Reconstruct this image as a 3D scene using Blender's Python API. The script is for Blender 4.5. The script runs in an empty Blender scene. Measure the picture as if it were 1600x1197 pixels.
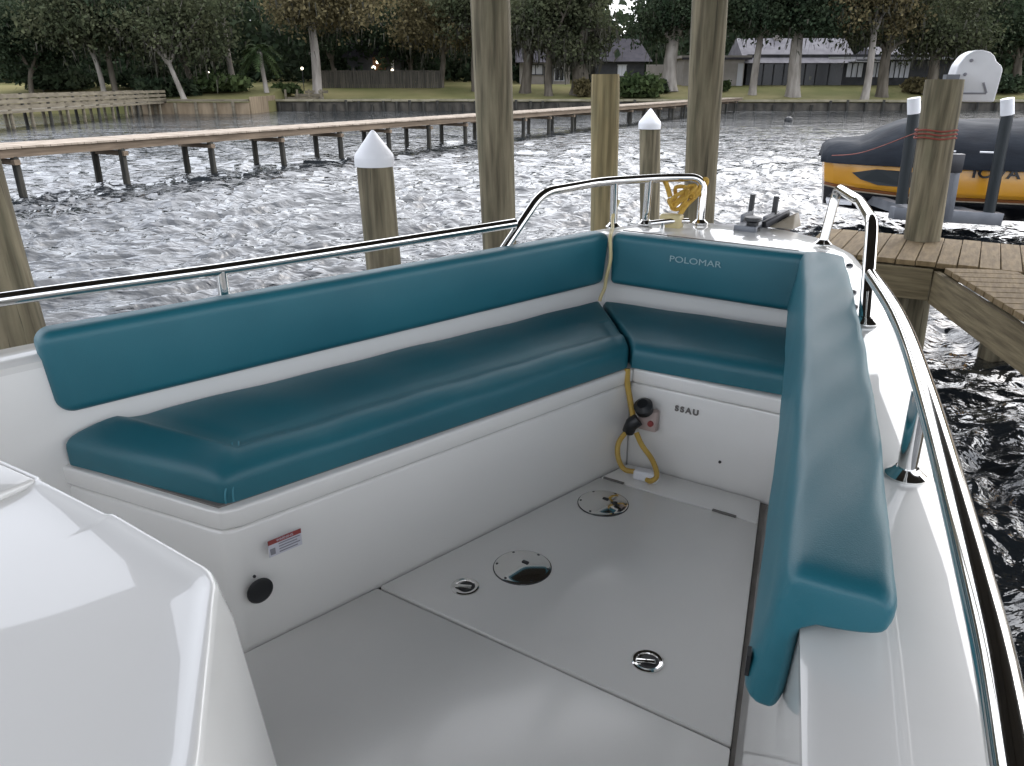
import bpy, bmesh, math, random
import numpy as np
from mathutils import Vector, Matrix

R = math.radians
rnd = random.Random(7)
nrs = np.random.RandomState(11)
S = bpy.context.scene
COL = S.collection

# ------------------------------------------------------------------ camera
CAM_H, PITCH, FPX, CX, CY = 1.4, R(21.5), 1200.0, 800.0, 598.5
cam = bpy.data.cameras.new('camera'); cam.sensor_width = 36.0; cam.lens = 27.0
cam.clip_start = 0.05; cam.clip_end = 2000
camo = bpy.data.objects.new('camera', cam); COL.objects.link(camo)
camo.location = (0, 0, CAM_H); camo.rotation_euler = (R(90) - PITCH, 0, 0)
S.camera = camo

# ------------------------------------------------------------------ sky, sun, exposure
SUN_EL, SUN_AZ = R(42), R(48)          # azimuth measured clockwise from +Y
w = bpy.data.worlds.new('World'); S.world = w; w.use_nodes = True
nt = w.node_tree; nt.nodes.clear()
sky = nt.nodes.new('ShaderNodeTexSky'); sky.sky_type = 'NISHITA'; sky.sun_disc = False
sky.sun_elevation = SUN_EL; sky.sun_rotation = SUN_AZ
sky.air_density = 1.0; sky.dust_density = 2.5; sky.ozone_density = 1.5
hsv = nt.nodes.new('ShaderNodeHueSaturation'); hsv.inputs['Saturation'].default_value = 0.36
bg = nt.nodes.new('ShaderNodeBackground'); bg.inputs['Strength'].default_value = 0.15
wo = nt.nodes.new('ShaderNodeOutputWorld')
mxw = nt.nodes.new('ShaderNodeMixRGB'); mxw.inputs[0].default_value = 0.5          # an even overcast layer over the clear sky
mxw.inputs[2].default_value = (5.2, 5.35, 5.8, 1)
nt.links.new(sky.outputs[0], hsv.inputs['Color']); nt.links.new(hsv.outputs[0], mxw.inputs[1]); nt.links.new(mxw.outputs[0], bg.inputs['Color'])
nt.links.new(bg.outputs[0], wo.inputs['Surface'])
sl = bpy.data.lights.new('sun', 'SUN'); sl.energy = 0.5; sl.angle = R(120); sl.color = (1.0, 0.96, 0.9)
so = bpy.data.objects.new('sun', sl); COL.objects.link(so)
sd = Vector((math.sin(SUN_AZ) * math.cos(SUN_EL), math.cos(SUN_AZ) * math.cos(SUN_EL), math.sin(SUN_EL)))
so.rotation_euler = sd.to_track_quat('Z', 'Y').to_euler(); so.location = (0, 0, 30)
S.view_settings.view_transform = 'Standard'; S.view_settings.look = 'None'
S.view_settings.exposure = 1.70; S.view_settings.gamma = 1

# ------------------------------------------------------------------ survey helpers (photo pixel -> real point)
cp_, sp_ = math.cos(PITCH), math.sin(PITCH)
WZ = -0.85                                # water level; the boat's cockpit floor is z = 0
def ray(px, py):
    a = (px - CX) / FPX; b = (py - CY) / FPX
    return (a, cp_ - b * sp_, -sp_ - b * cp_)
def at(px, py, z):
    r = ray(px, py); t = (z - CAM_H) / r[2]
    return Vector((r[0] * t, r[1] * t, z))
def atY(px, py, Y):
    r = ray(px, py); t = Y / r[1]
    return Vector((r[0] * t, Y, CAM_H + r[2] * t))
def Xat(px, Y, z=0.9):
    d = Y * cp_ - (z - CAM_H) * sp_
    return (px - CX) / FPX * d

# ------------------------------------------------------------------ materials
def mat(name, col, rough=0.5, metal=0.0, col2=None, scale=8.0, stretch=(1, 1, 1), bump=0.0, bscale=60.0,
        coat=0.0, emit=None, detail=4.0, lo=0.35, hi=0.65, spec=0.5, transl=0.0, island=0.0, sheen=0.0):
    m = bpy.data.materials.new(name); m.use_nodes = True
    n = m.node_tree.nodes; L = m.node_tree.links
    b = n['Principled BSDF']
    b.inputs['Base Color'].default_value = (*col, 1); b.inputs['Roughness'].default_value = rough
    b.inputs['Metallic'].default_value = metal; b.inputs['Specular IOR Level'].default_value = spec
    if coat: b.inputs['Coat Weight'].default_value = coat; b.inputs['Coat Roughness'].default_value = 0.025 if coat > .7 else 0.15
    if emit: b.inputs['Emission Color'].default_value = (*emit[0], 1); b.inputs['Emission Strength'].default_value = emit[1]
    tc = n.new('ShaderNodeTexCoord'); mp = n.new('ShaderNodeMapping')
    mp.inputs['Scale'].default_value = stretch; L.new(tc.outputs['Object'], mp.inputs['Vector'])
    last = None
    if col2:
        t = n.new('ShaderNodeTexNoise'); t.inputs['Scale'].default_value = scale; t.inputs['Detail'].default_value = detail
        L.new(mp.outputs[0], t.inputs['Vector'])
        r = n.new('ShaderNodeValToRGB'); r.color_ramp.elements[0].position = lo; r.color_ramp.elements[1].position = hi
        r.color_ramp.elements[0].color = (*col, 1); r.color_ramp.elements[1].color = (*col2, 1)
        L.new(t.outputs['Fac'], r.inputs[0]); last = r.outputs[0]
    if island:
        g = n.new('ShaderNodeNewGeometry'); hs = n.new('ShaderNodeHueSaturation')
        mr = n.new('ShaderNodeMapRange'); mr.inputs['To Min'].default_value = 1 - island; mr.inputs['To Max'].default_value = 1 + island
        L.new(g.outputs['Random Per Island'], mr.inputs['Value']); L.new(mr.outputs[0], hs.inputs['Value'])
        if last: L.new(last, hs.inputs['Color'])
        else: hs.inputs['Color'].default_value = (*col, 1)
        last = hs.outputs[0]
    if last: L.new(last, b.inputs['Base Color'])
    if bump:
        t2 = n.new('ShaderNodeTexNoise'); t2.inputs['Scale'].default_value = bscale; t2.inputs['Detail'].default_value = 5
        L.new(mp.outputs[0], t2.inputs['Vector'])
        bp = n.new('ShaderNodeBump'); bp.inputs['Strength'].default_value = bump; bp.inputs['Distance'].default_value = 0.01
        L.new(t2.outputs['Fac'], bp.inputs['Height']); L.new(bp.outputs[0], b.inputs['Normal'])
    if transl:
        o = n['Material Output']; tr = n.new('ShaderNodeBsdfTranslucent'); mx = n.new('ShaderNodeMixShader')
        mx.inputs[0].default_value = transl
        if last: L.new(last, tr.inputs['Color'])
        else: tr.inputs['Color'].default_value = (*col, 1)
        L.new(b.outputs[0], mx.inputs[1]); L.new(tr.outputs[0], mx.inputs[2]); L.new(mx.outputs[0], o.inputs['Surface'])
    return m

M = {}
M['gel'] = mat('gelcoat', (0.775, 0.765, 0.74), 0.35, col2=(0.80, 0.79, 0.765), scale=2.0, coat=1.0)
M['deck'] = mat('deck_gelcoat', (0.66, 0.65, 0.625), 0.35, col2=(0.70, 0.69, 0.665), scale=3.0, coat=0.8)
M['floor'] = mat('floor_gelcoat', (0.81, 0.80, 0.775), 0.36, col2=(0.76, 0.75, 0.73), lo=.5, hi=.75, detail=8, scale=2.2, coat=0.35, bump=0.03, bscale=300)
M['gap'] = mat('seam_gap', (0.16, 0.15, 0.14), 0.7)
M['gutter'] = mat('gutter', (0.15, 0.135, 0.12), 0.5, col2=(0.23, 0.21, 0.19), scale=9)
M['teal'] = mat('teal_vinyl', (0.010, 0.106, 0.142), 0.46, col2=(0.014, 0.126, 0.164), scale=2.2, detail=7, bump=0.10, bscale=420, spec=0.55)
M['teal_seam'] = mat('teal_thread', (0.05, 0.22, 0.28), 0.6)
M['silver_thread'] = mat('silver_thread', (0.26, 0.38, 0.41), 0.5)
M['chrome'] = mat('stainless_steel', (0.72, 0.71, 0.69), 0.09, metal=1.0)
M['black'] = mat('black_plastic', (0.012, 0.013, 0.015), 0.4)
M['darkmetal'] = mat('dark_metal', (0.05, 0.05, 0.055), 0.35, metal=0.6)
M['white'] = mat('white_plastic', (0.80, 0.81, 0.84), 0.4, col2=(0.72, 0.73, 0.76), scale=5)
M['yellow'] = mat('yellow_rubber', (0.52, 0.35, 0.075), 0.5, col2=(0.40, 0.25, 0.04), scale=12)
M['yrope'] = mat('yellow_rope', (0.58, 0.36, 0.06), 0.7, col2=(0.40, 0.23, 0.03), scale=40, bump=0.5, bscale=120)
M['cream'] = mat('cream_plastic', (0.55, 0.46, 0.24), 0.5)
M['tan'] = mat('tan_galvanised', (0.27, 0.23, 0.17), 0.5, col2=(0.36, 0.31, 0.24), scale=14)
M['pink'] = mat('pale_pink_plastic', (0.45, 0.36, 0.33), 0.5)
M['red'] = mat('label_red', (0.28, 0.05, 0.045), 0.5)
M['labelw'] = mat('label_paper', (0.58, 0.58, 0.64), 0.5)
M['grey'] = mat('label_grey', (0.25, 0.25, 0.28), 0.6)
M['redrope'] = mat('red_rope', (0.26, 0.06, 0.042), 0.8)
def wood(name, a, b, stretch, scale=6.0, bump=0.6, rough=0.85):
    return mat(name, a, rough, col2=b, scale=scale, stretch=stretch, bump=bump, bscale=scale * 1.6, detail=9, lo=0.36, hi=0.64)
M['pile'] = wood('piling_wood', (0.092, 0.077, 0.048), (0.25, 0.215, 0.14), (1, 1, 0.07), 22)
M['pile_new'] = wood('new_piling_wood', (0.17, 0.135, 0.065), (0.36, 0.29, 0.15), (1, 1, 0.06), 22)
M['pile_dark'] = wood('tarred_wood', (0.014, 0.014, 0.012), (0.045, 0.042, 0.033), (1, 1, 0.1), 12)
M['plank'] = wood('dock_plank', (0.135, 0.092, 0.043), (0.21, 0.150, 0.076), (4, 0.6, 1), 8)
M['fascia'] = wood('dock_fascia', (0.11, 0.085, 0.045), (0.20, 0.16, 0.09), (0.4, 0.4, 5), 7)
M['walk'] = wood('walkway_plank', (0.25, 0.205, 0.16), (0.37, 0.31, 0.25), (1.2, 1.2, 1), 3)
M['walk_side'] = wood('walkway_stringer', (0.12, 0.088, 0.060), (0.20, 0.15, 0.105), (0.3, 0.3, 4), 4)
M['farwood'] = wood('far_weathered_wood', (0.10, 0.085, 0.06), (0.17, 0.148, 0.105), (0.5, 0.5, 2), 3)
M['farwall'] = wood('far_timber_wall', (0.18, 0.135, 0.085), (0.27, 0.21, 0.14), (1.5, 1.5, 0.3), 2)
M['seawall'] = mat('seawall_face', (0.030, 0.028, 0.024), 0.9, col2=(0.09, 0.08, 0.065), scale=1.5, stretch=(1, 1, 0.5))
M['seacap'] = mat('seawall_cap', (0.17, 0.155, 0.10), 0.9, col2=(0.27, 0.245, 0.175), scale=1.2)
M['fence'] = wood('fence_board', (0.035, 0.032, 0.025), (0.08, 0.07, 0.055), (3, 3, 0.2), 2)
M['grass'] = mat('lawn', (0.105, 0.112, 0.042), 0.95, col2=(0.22, 0.195, 0.095), scale=0.16, detail=8, lo=0.35, hi=0.65, spec=0.1)
M['bark_pale'] = mat('pale_bark', (0.19, 0.17, 0.15), 0.95, col2=(0.33, 0.305, 0.275), scale=2.5, stretch=(1, 1, 0.25), spec=0.1)
M['bark'] = mat('bark', (0.075, 0.065, 0.052), 0.95, col2=(0.15, 0.132, 0.108), scale=2.5, stretch=(1, 1, 0.25), spec=0.1)
def patchy(m, col, scale=1.6, amt=0.55):
    n = m.node_tree.nodes; L = m.node_tree.links; b = n['Principled BSDF']; src = b.inputs['Base Color'].links[0].from_socket
    tc = n.new('ShaderNodeTexCoord'); mp = n.new('ShaderNodeMapping'); mp.inputs['Scale'].default_value = (1, 1, .35); L.new(tc.outputs['Object'], mp.inputs[0])
    t = n.new('ShaderNodeTexNoise'); t.inputs['Scale'].default_value = scale * 3; t.inputs['Detail'].default_value = 8; t.inputs['Roughness'].default_value = .65; L.new(mp.outputs[0], t.inputs[0])
    r = n.new('ShaderNodeMapRange'); r.inputs['From Min'].default_value = .48; r.inputs['From Max'].default_value = .68; r.inputs['To Max'].default_value = amt; L.new(t.outputs['Fac'], r.inputs[0])
    mx = n.new('ShaderNodeMixRGB'); mx.inputs[2].default_value = (*col, 1); L.new(r.outputs[0], mx.inputs[0]); L.new(src, mx.inputs[1]); L.new(mx.outputs[0], b.inputs['Base Color'])
    # fine vertical checks (cracks)
    mp2 = n.new('ShaderNodeMapping'); mp2.inputs['Scale'].default_value = (55, 55, 1.1); L.new(tc.outputs['Object'], mp2.inputs[0])
    t2 = n.new('ShaderNodeTexNoise'); t2.inputs['Scale'].default_value = 1.0; t2.inputs['Detail'].default_value = 3; L.new(mp2.outputs[0], t2.inputs[0])
    r2 = n.new('ShaderNodeMapRange'); r2.inputs['From Min'].default_value = .66; r2.inputs['From Max'].default_value = .72; r2.inputs['To Max'].default_value = .8; L.new(t2.outputs['Fac'], r2.inputs[0])
    m2 = n.new('ShaderNodeMixRGB'); m2.inputs[2].default_value = (.03, .026, .018, 1); L.new(r2.outputs[0], m2.inputs[0]); L.new(mx.outputs[0], m2.inputs[1]); L.new(m2.outputs[0], b.inputs['Base Color'])
patchy(M['pile'], (.11, .112, .066), amt=.45); patchy(M['pile_new'], (.20, .19, .11))
def leaf(name, a, b, s=0.5): return mat(name, a, 0.8, col2=b, scale=s, transl=0.35, island=0.45, spec=0.15)
M['leaf_olive'] = leaf('olive_foliage', (0.048, 0.060, 0.032), (0.085, 0.092, 0.050))
M['leaf_dark'] = leaf('dark_foliage', (0.023, 0.040, 0.022), (0.048, 0.064, 0.035))
M['leaf_brown'] = leaf('russet_foliage', (0.095, 0.082, 0.040), (0.155, 0.130, 0.068))
M['leaf_green'] = leaf('green_foliage', (0.035, 0.058, 0.022), (0.07, 0.095, 0.038))
M['moss'] = leaf('grey_moss', (0.055, 0.055, 0.042), (0.085, 0.082, 0.066))
M['roof_dark'] = mat('dark_shingle', (0.035, 0.032, 0.042), 0.85, col2=(0.055, 0.05, 0.06), scale=2)
M['roof_grey'] = mat('grey_shingle', (0.13, 0.125, 0.14), 0.85, col2=(0.18, 0.175, 0.19), scale=1.5)
M['stucco'] = mat('pale_stucco', (0.24, 0.22, 0.20), 0.9, col2=(0.30, 0.275, 0.255), scale=1.2)
M['darkwall'] = mat('dark_siding', (0.022, 0.024, 0.028), 0.7, col2=(0.04, 0.04, 0.045), scale=1.5)
M['curtain'] = mat('white_curtain', (0.5, 0.51, 0.56), 0.7, col2=(0.66, 0.67, 0.72), scale=3, stretch=(4, 4, .2))
M['screen'] = mat('dark_screen', (0.010, 0.012, 0.017), 0.25)
M['trim'] = mat('pale_trim', (0.42, 0.42, 0.44), 0.7)
M['lamp'] = mat('lamp_glow', (0.9, 0.85, 0.7), 0.5, emit=((1.0, 0.88, 0.66), 1.6))
M['brick'] = mat('rust_brick', (0.16, 0.07, 0.035), 0.9, col2=(0.20, 0.10, 0.05), scale=4)
M['cover'] = mat('navy_canvas', (0.007, 0.010, 0.016), 0.75, col2=(0.013, 0.018, 0.026), scale=2, bump=0.9, bscale=4, stretch=(1, 2.5, 2.5), spec=0.25)
M['orange'] = mat('orange_gelcoat', (0.52, 0.24, 0.012), 0.25, col2=(0.58, 0.28, 0.02), scale=2, coat=0.5)
M['maroon'] = mat('amber_gelcoat', (0.17, 0.055, 0.010), 0.3, coat=0.4)
M['hullblack'] = mat('black_gelcoat', (0.008, 0.009, 0.012), 0.25, coat=0.4)
M['alu'] = mat('aluminium', (0.20, 0.21, 0.23), 0.5, metal=0.5, col2=(0.15, 0.16, 0.18), scale=4)
M['postblack'] = mat('black_post', (0.010, 0.016, 0.020), 0.5)
M['metal_roof'] = mat('roof_underside', (0.05, 0.042, 0.032), 0.8, col2=(0.08, 0.068, 0.052), scale=2, stretch=(6, .3, 1))

# ------------------------------------------------------------------ geometry collector
class G:
    def __init__(s): s.v = []; s.f = []
    def add(s, vs, fs):
        o = len(s.v); s.v += [tuple(p) for p in vs]; s.f += [tuple(i + o for i in f) for f in fs]; return s
    def box(s, c, d, rz=0.0, ry=0.0, rx=0.0):
        m = Matrix.Translation(Vector(c)) @ Matrix.Rotation(rz, 4, 'Z') @ Matrix.Rotation(ry, 4, 'Y') @ Matrix.Rotation(rx, 4, 'X')
        vs = [m @ Vector((x * d[0] / 2, y * d[1] / 2, z * d[2] / 2)) for z in (-1, 1) for y in (-1, 1) for x in (-1, 1)]
        return s.add(vs, [(0, 2, 3, 1), (4, 5, 7, 6), (0, 1, 5, 4), (2, 6, 7, 3), (0, 4, 6, 2), (1, 3, 7, 5)])
    def bar(s, a, b, wd, h, up=(0, 0, 1)):
        a = Vector(a); b = Vector(b); d = (b - a).normalized(); u = Vector(up)
        side = d.cross(u).normalized(); u = side.cross(d).normalized()
        vs = []
        for p in (a, b):
            for i, j in ((-1, -1), (1, -1), (1, 1), (-1, 1)): vs.append(p + side * wd / 2 * i + u * h / 2 * j)
        return s.add(vs, [(3, 2, 1, 0), (4, 5, 6, 7), (0, 1, 5, 4), (1, 2, 6, 5), (2, 3, 7, 6), (3, 0, 4, 7)])
    def tube(s, path, r, n=12, caps=True):
        P = [Vector(p) for p in path]; k = len(P)
        rr = r if isinstance(r, (list, tuple)) else [r] * k
        vs = []; prev = None
        for i in range(k):
            t = (P[min(i + 1, k - 1)] - P[max(i - 1, 0)])
            t = t.normalized() if t.length > 1e-9 else Vector((0, 0, 1))
            if prev is None:
                a = Vector((0, 0, 1)) if abs(t.z) < .9 else Vector((1, 0, 0)); nn = (a - t * a.dot(t)).normalized()
            else:
                nn = (prev - t * prev.dot(t)); nn = nn.normalized() if nn.length > 1e-6 else prev
            prev = nn; bb = t.cross(nn)
            for j in range(n):
                an = 2 * math.pi * j / n; vs.append(P[i] + (nn * math.cos(an) + bb * math.sin(an)) * rr[i])
        fs = [(i * n + j, i * n + (j + 1) % n, (i + 1) * n + (j + 1) % n, (i + 1) * n + j) for i in range(k - 1) for j in range(n)]
        if caps: fs += [tuple(range(n - 1, -1, -1)), tuple((k - 1) * n + j for j in range(n))]
        return s.add(vs, fs)
    def lathe(s, prof, c=(0, 0, 0), n=24, axis=None):
        vs = []; c = Vector(c)
        q = Vector((0, 0, 1)).rotation_difference(Vector(axis).normalized()) if axis else None
        for r, z in prof:
            for j in range(n):
                an = 2 * math.pi * j / n; p = Vector((r * math.cos(an), r * math.sin(an), z))
                vs.append(c + (q @ p if q else p))
        k = len(prof)
        fs = [(i * n + j, i * n + (j + 1) % n, (i + 1) * n + (j + 1) % n, (i + 1) * n + j) for i in range(k - 1) for j in range(n)]
        fs += [tuple(range(n - 1, -1, -1)), tuple((k - 1) * n + j for j in range(n))]
        return s.add(vs, fs)
    def loft(s, secs, closed=True, caps=False):
        n = len(secs[0]); vs = [p for q in secs for p in q]; m = n if closed else n - 1
        fs = [(i * n + j, i * n + (j + 1) % n, (i + 1) * n + (j + 1) % n, (i + 1) * n + j) for i in range(len(secs) - 1) for j in range(m)]
        if caps: fs += [tuple(range(n - 1, -1, -1)), tuple((len(secs) - 1) * n + j for j in range(n))]
        return s.add(vs, fs)
    def prism(s, poly, z0, z1):
        return s.loft([[(p[0], p[1], z0) for p in poly], [(p[0], p[1], z1) for p in poly]], True, True)

def link(name, me, m, parent=None):
    o = bpy.data.objects.new(name, me); COL.objects.link(o)
    if m is not None: me.materials.append(m)
    if parent: o.parent = parent
    return o
def build(name, g, m, parent=None, smooth=False, bevel=0.0, seg=2, org=None, weld=False, angle=None):
    me = bpy.data.meshes.new(name); vs = g.v
    if org is not None: o_ = Vector(org); vs = [tuple(Vector(v) - o_) for v in vs]
    me.from_pydata(vs, [], g.f)
    bm = bmesh.new(); bm.from_mesh(me)
    if weld: bmesh.ops.remove_doubles(bm, verts=bm.verts, dist=1e-5)
    bmesh.ops.recalc_face_normals(bm, faces=bm.faces)
    if bevel:
        es = [e for e in bm.edges if len(e.link_faces) == 2 and e.calc_face_angle(0) > 0.35]
        bmesh.ops.bevel(bm, geom=es, offset=bevel, segments=seg, profile=0.5, affect='EDGES', clamp_overlap=True)
    bm.to_mesh(me); bm.free()
    if smooth or bevel:
        me.polygons.foreach_set('use_smooth', [True] * len(me.polygons))
        try: me.set_sharp_from_angle(angle=R(angle if angle else 40))
        except Exception: pass
    o = link(name, me, m, parent)
    if org is not None and parent is None: o.location = org
    return o
def quads_mesh(name, V, m, parent=None, nper=4):
    me = bpy.data.meshes.new(name); V = np.asarray(V, dtype=np.float32).reshape(-1, 3); n = len(V) // nper
    me.vertices.add(len(V)); me.vertices.foreach_set('co', V.ravel())
    me.loops.add(n * nper); me.loops.foreach_set('vertex_index', np.arange(n * nper, dtype=np.int32))
    me.polygons.add(n); me.polygons.foreach_set('loop_start', np.arange(0, n * nper, nper, dtype=np.int32))
    try: me.polygons.foreach_set('loop_total', np.full(n, nper, dtype=np.int32))
    except Exception: pass
    me.update(calc_edges=True); me.validate()
    return link(name, me, m, parent)
def tag(o, label=None, cat=None, group=None, kind=None):
    if label: o['label'] = label
    if cat: o['category'] = cat
    if group: o['group'] = group
    if kind: o['kind'] = kind
    return o
def thing(name, label, cat, loc=(0, 0, 0), rz=0.0, group=None):
    o = bpy.data.objects.new(name, None); COL.objects.link(o); o.empty_display_size = 0.2
    o.location = loc; o.rotation_euler = (0, 0, rz); return tag(o, label, cat, group)
def text_mesh(name, body, size, m, parent, mtx, depth=0.0008, space=1.0, xs=1.0, bold=0.0):
    cu = bpy.data.curves.new(name, 'FONT'); cu.body = body; cu.size = size; cu.extrude = depth
    cu.align_x = 'CENTER'; cu.align_y = 'CENTER'; cu.space_character = space; cu.offset = bold
    tmp = bpy.data.objects.new('tmp_text', cu); COL.objects.link(tmp)
    dg = bpy.context.evaluated_depsgraph_get(); me = bpy.data.meshes.new_from_object(tmp.evaluated_get(dg))
    bpy.data.objects.remove(tmp); bpy.data.curves.remove(cu)
    me.transform(mtx @ Matrix.Diagonal((xs, 1, 1, 1))); return link(name, me, m, parent)
def smooth_path(P, k=6):
    P = [Vector(p) for p in P]; out = []
    for i in range(len(P) - 1):
        p0 = P[max(i - 1, 0)]; p1 = P[i]; p2 = P[i + 1]; p3 = P[min(i + 2, len(P) - 1)]
        for j in range(k):
            t = j / k
            out.append(0.5 * ((2 * p1) + (p2 - p0) * t + (2 * p0 - 5 * p1 + 4 * p2 - p3) * t * t + (3 * p1 - p0 - 3 * p2 + p3) * t ** 3))
    return out + [P[-1]]
def fillet(P, rad, k=6):
    P = [Vector(p) for p in P]; out = [P[0]]
    for i in range(1, len(P) - 1):
        a = (P[i - 1] - P[i]); b = (P[i + 1] - P[i]); r = min(rad, a.length * .45, b.length * .45)
        s = P[i] + a.normalized() * r; e = P[i] + b.normalized() * r
        for j in range(k + 1):
            t = j / k; out.append((1 - t) ** 2 * s + 2 * t * (1 - t) * P[i] + t * t * e)
    return out + [P[-1]]

def lerp(a, b, t): return a + (b - a) * t
def interp(tab, u):
    for (u0, v0), (u1, v1) in zip(tab, tab[1:]):
        if u <= u1: return lerp(v0, v1, (u - u0) / (u1 - u0))
    return tab[-1][1]
# ------------------------------------------------------------------ water
def make_water():
    ang = np.concatenate([np.arange(-180, -44, 6.0), np.linspace(-44, 44, 820), np.arange(48, 180.1, 6.0)])
    ang = R(1) * ang
    rs = [0.15, 1.0, 1.8]; r = 2.4
    while r < 75: rs.append(r); r += max(0.034, r * r * 0.00034)
    rs += [80, 95, 130, 200, 320, 500]
    rs = np.array(rs)
    A, RR = np.meshgrid(ang, rs); X = RR * np.sin(A); Y = RR * np.cos(A)
    step = np.gradient(rs)[:, None] * np.ones_like(A)
    rg = np.random.RandomState(5); Z = np.zeros_like(X)
    wx = X + 0.35 * np.sin(Y * 0.9 + 1.3) + 0.25 * np.sin(X * 1.7 + Y * .6); wy = Y + 0.35 * np.sin(X * 0.8 + .4) + .2 * np.sin(Y * 1.9 - X)
    for i in range(72):
        lam = 0.16 * (8 ** rg.rand()); th = R(100) + rg.randn() * 0.65
        k = 2 * math.pi / lam; amp = 0.0088 * lam ** 0.85 * (0.6 + 0.8 * rg.rand())
        ph = rg.rand() * 6.28
        fade = np.clip((lam / np.maximum(step, 1e-4) - 1.3) / 1.5, 0, 1)
        sn = np.sin(k * (wx * math.cos(th) + wy * math.sin(th)) + ph)
        Z += amp * fade * (sn + 0.25 * (np.abs(sn) - .6) * -1)
    Z *= np.clip((RR - 1.5) / 1.0, 0, 1) * np.clip((600 - RR) / 400, 0, 1)
    Z += WZ
    nr, na = X.shape
    me = bpy.data.meshes.new('water'); V = np.stack([X, Y, Z], -1).reshape(-1, 3).astype(np.float32)
    idx = np.arange(nr * na).reshape(nr, na)
    F = np.stack([idx[:-1, :-1], idx[:-1, 1:], idx[1:, 1:], idx[1:, :-1]], -1).reshape(-1, 4)
    me.vertices.add(len(V)); me.vertices.foreach_set('co', V.ravel())
    me.loops.add(F.size); me.loops.foreach_set('vertex_index', F.ravel().astype(np.int32))
    me.polygons.add(len(F)); me.polygons.foreach_set('loop_start', np.arange(0, F.size, 4, dtype=np.int32))
    try: me.polygons.foreach_set('loop_total', np.full(len(F), 4, dtype=np.int32))
    except Exception: pass
    me.update(calc_edges=True); me.polygons.foreach_set('use_smooth', np.ones(len(F), dtype=bool))
    m = bpy.data.materials.new('river_water'); m.use_nodes = True; n = m.node_tree.nodes; L = m.node_tree.links
    b = n['Principled BSDF']; b.inputs['Base Color'].default_value = (0.016, 0.020, 0.024, 1); b.inputs['Roughness'].default_value = 0.045
    b.inputs['IOR'].default_value = 1.75
    tc = n.new('ShaderNodeTexCoord'); mp = n.new('ShaderNodeMapping'); mp.inputs['Scale'].default_value = (0.75, 1.25, 1)
    mp.inputs['Rotation'].default_value = (0, 0, R(8)); L.new(tc.outputs['Object'], mp.inputs[0])
    t1 = n.new('ShaderNodeTexNoise'); t1.inputs['Scale'].default_value = 3.6; t1.inputs['Detail'].default_value = 2.5; t1.inputs['Distortion'].default_value = 0.4
    t2 = n.new('ShaderNodeTexNoise'); t2.inputs['Scale'].default_value = 11; t2.inputs['Detail'].default_value = 3
    ad = n.new('ShaderNodeMath'); ad.operation = 'MULTIPLY_ADD'; ad.inputs[1].default_value = 0.16
    L.new(mp.outputs[0], t1.inputs[0]); L.new(mp.outputs[0], t2.inputs[0])
    L.new(t2.outputs['Fac'], ad.inputs[0]); L.new(t1.outputs['Fac'], ad.inputs[2])
    t3 = n.new('ShaderNodeTexNoise'); t3.inputs['Scale'].default_value = 0.85; t3.inputs['Detail'].default_value = 3; L.new(mp.outputs[0], t3.inputs[0])
    ad2 = n.new('ShaderNodeMath'); ad2.operation = 'MULTIPLY_ADD'; ad2.inputs[1].default_value = 1.5
    L.new(t3.outputs['Fac'], ad2.inputs[0]); L.new(ad.outputs[0], ad2.inputs[2])
    mp4 = n.new('ShaderNodeMapping'); mp4.inputs['Scale'].default_value = (0.6, 1.0, 1); L.new(tc.outputs['Object'], mp4.inputs[0])
    t4 = n.new('ShaderNodeTexNoise'); t4.inputs['Scale'].default_value = 0.28; t4.inputs['Detail'].default_value = 4; L.new(mp4.outputs[0], t4.inputs[0])
    ad3 = n.new('ShaderNodeMath'); ad3.operation = 'MULTIPLY_ADD'; ad3.inputs[1].default_value = 4.0
    L.new(t4.outputs['Fac'], ad3.inputs[0]); L.new(ad2.outputs[0], ad3.inputs[2])
    bp = n.new('ShaderNodeBump'); bp.inputs['Strength'].default_value = 1.0; bp.inputs['Distance'].default_value = 0.10
    L.new(ad3.outputs[0], bp.inputs['Height']); L.new(bp.outputs[0], b.inputs['Normal'])
    tag(link('water', me, m), kind='structure')
make_water()

# ------------------------------------------------------------------ far bank
def shore_y(x):
    if x < -19: return 59.0
    if x < -18.7: return 59.0 + (x + 19) / .3 * 6
    if x < 15: return 65.0
    return 66.2
def bank_z(x, Y):
    d = Y - shore_y(x); t = min(max((d - 1) / 11, 0), 1); t = t * t * (3 - 2 * t)
    z = WZ + 0.78 + 1.1 * t
    if d > 14: z += (d - 14) * 0.035
    return z
def make_bank():
    g = G(); xs = sorted(set([-200, -140, -100, -70] + list(np.arange(-60, 72, 1.5)) + [90, 120, 160, 220] + [-19.01, -18.99, -18.71, -18.69, 14.99, 15.01]))
    ds = [0.0, 0.02, 1.5, 3, 5, 7, 9, 11, 14, 18, 25, 35, 50, 80, 140]
    nx = len(xs); vs = []
    for j, d in enumerate(ds):
        for x in xs:
            y = shore_y(x) + d + 0.15; vs.append((x, y, WZ - 1 if j == 0 else bank_z(x, y)))
    fs = [(j * nx + i, j * nx + i + 1, (j + 1) * nx + i + 1, (j + 1) * nx + i) for j in range(len(ds) - 1) for i in range(nx - 1)]
    g.add(vs, fs); tag(build('lawn', g, M['grass'], smooth=True, angle=60), kind='structure')
make_bank()

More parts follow.
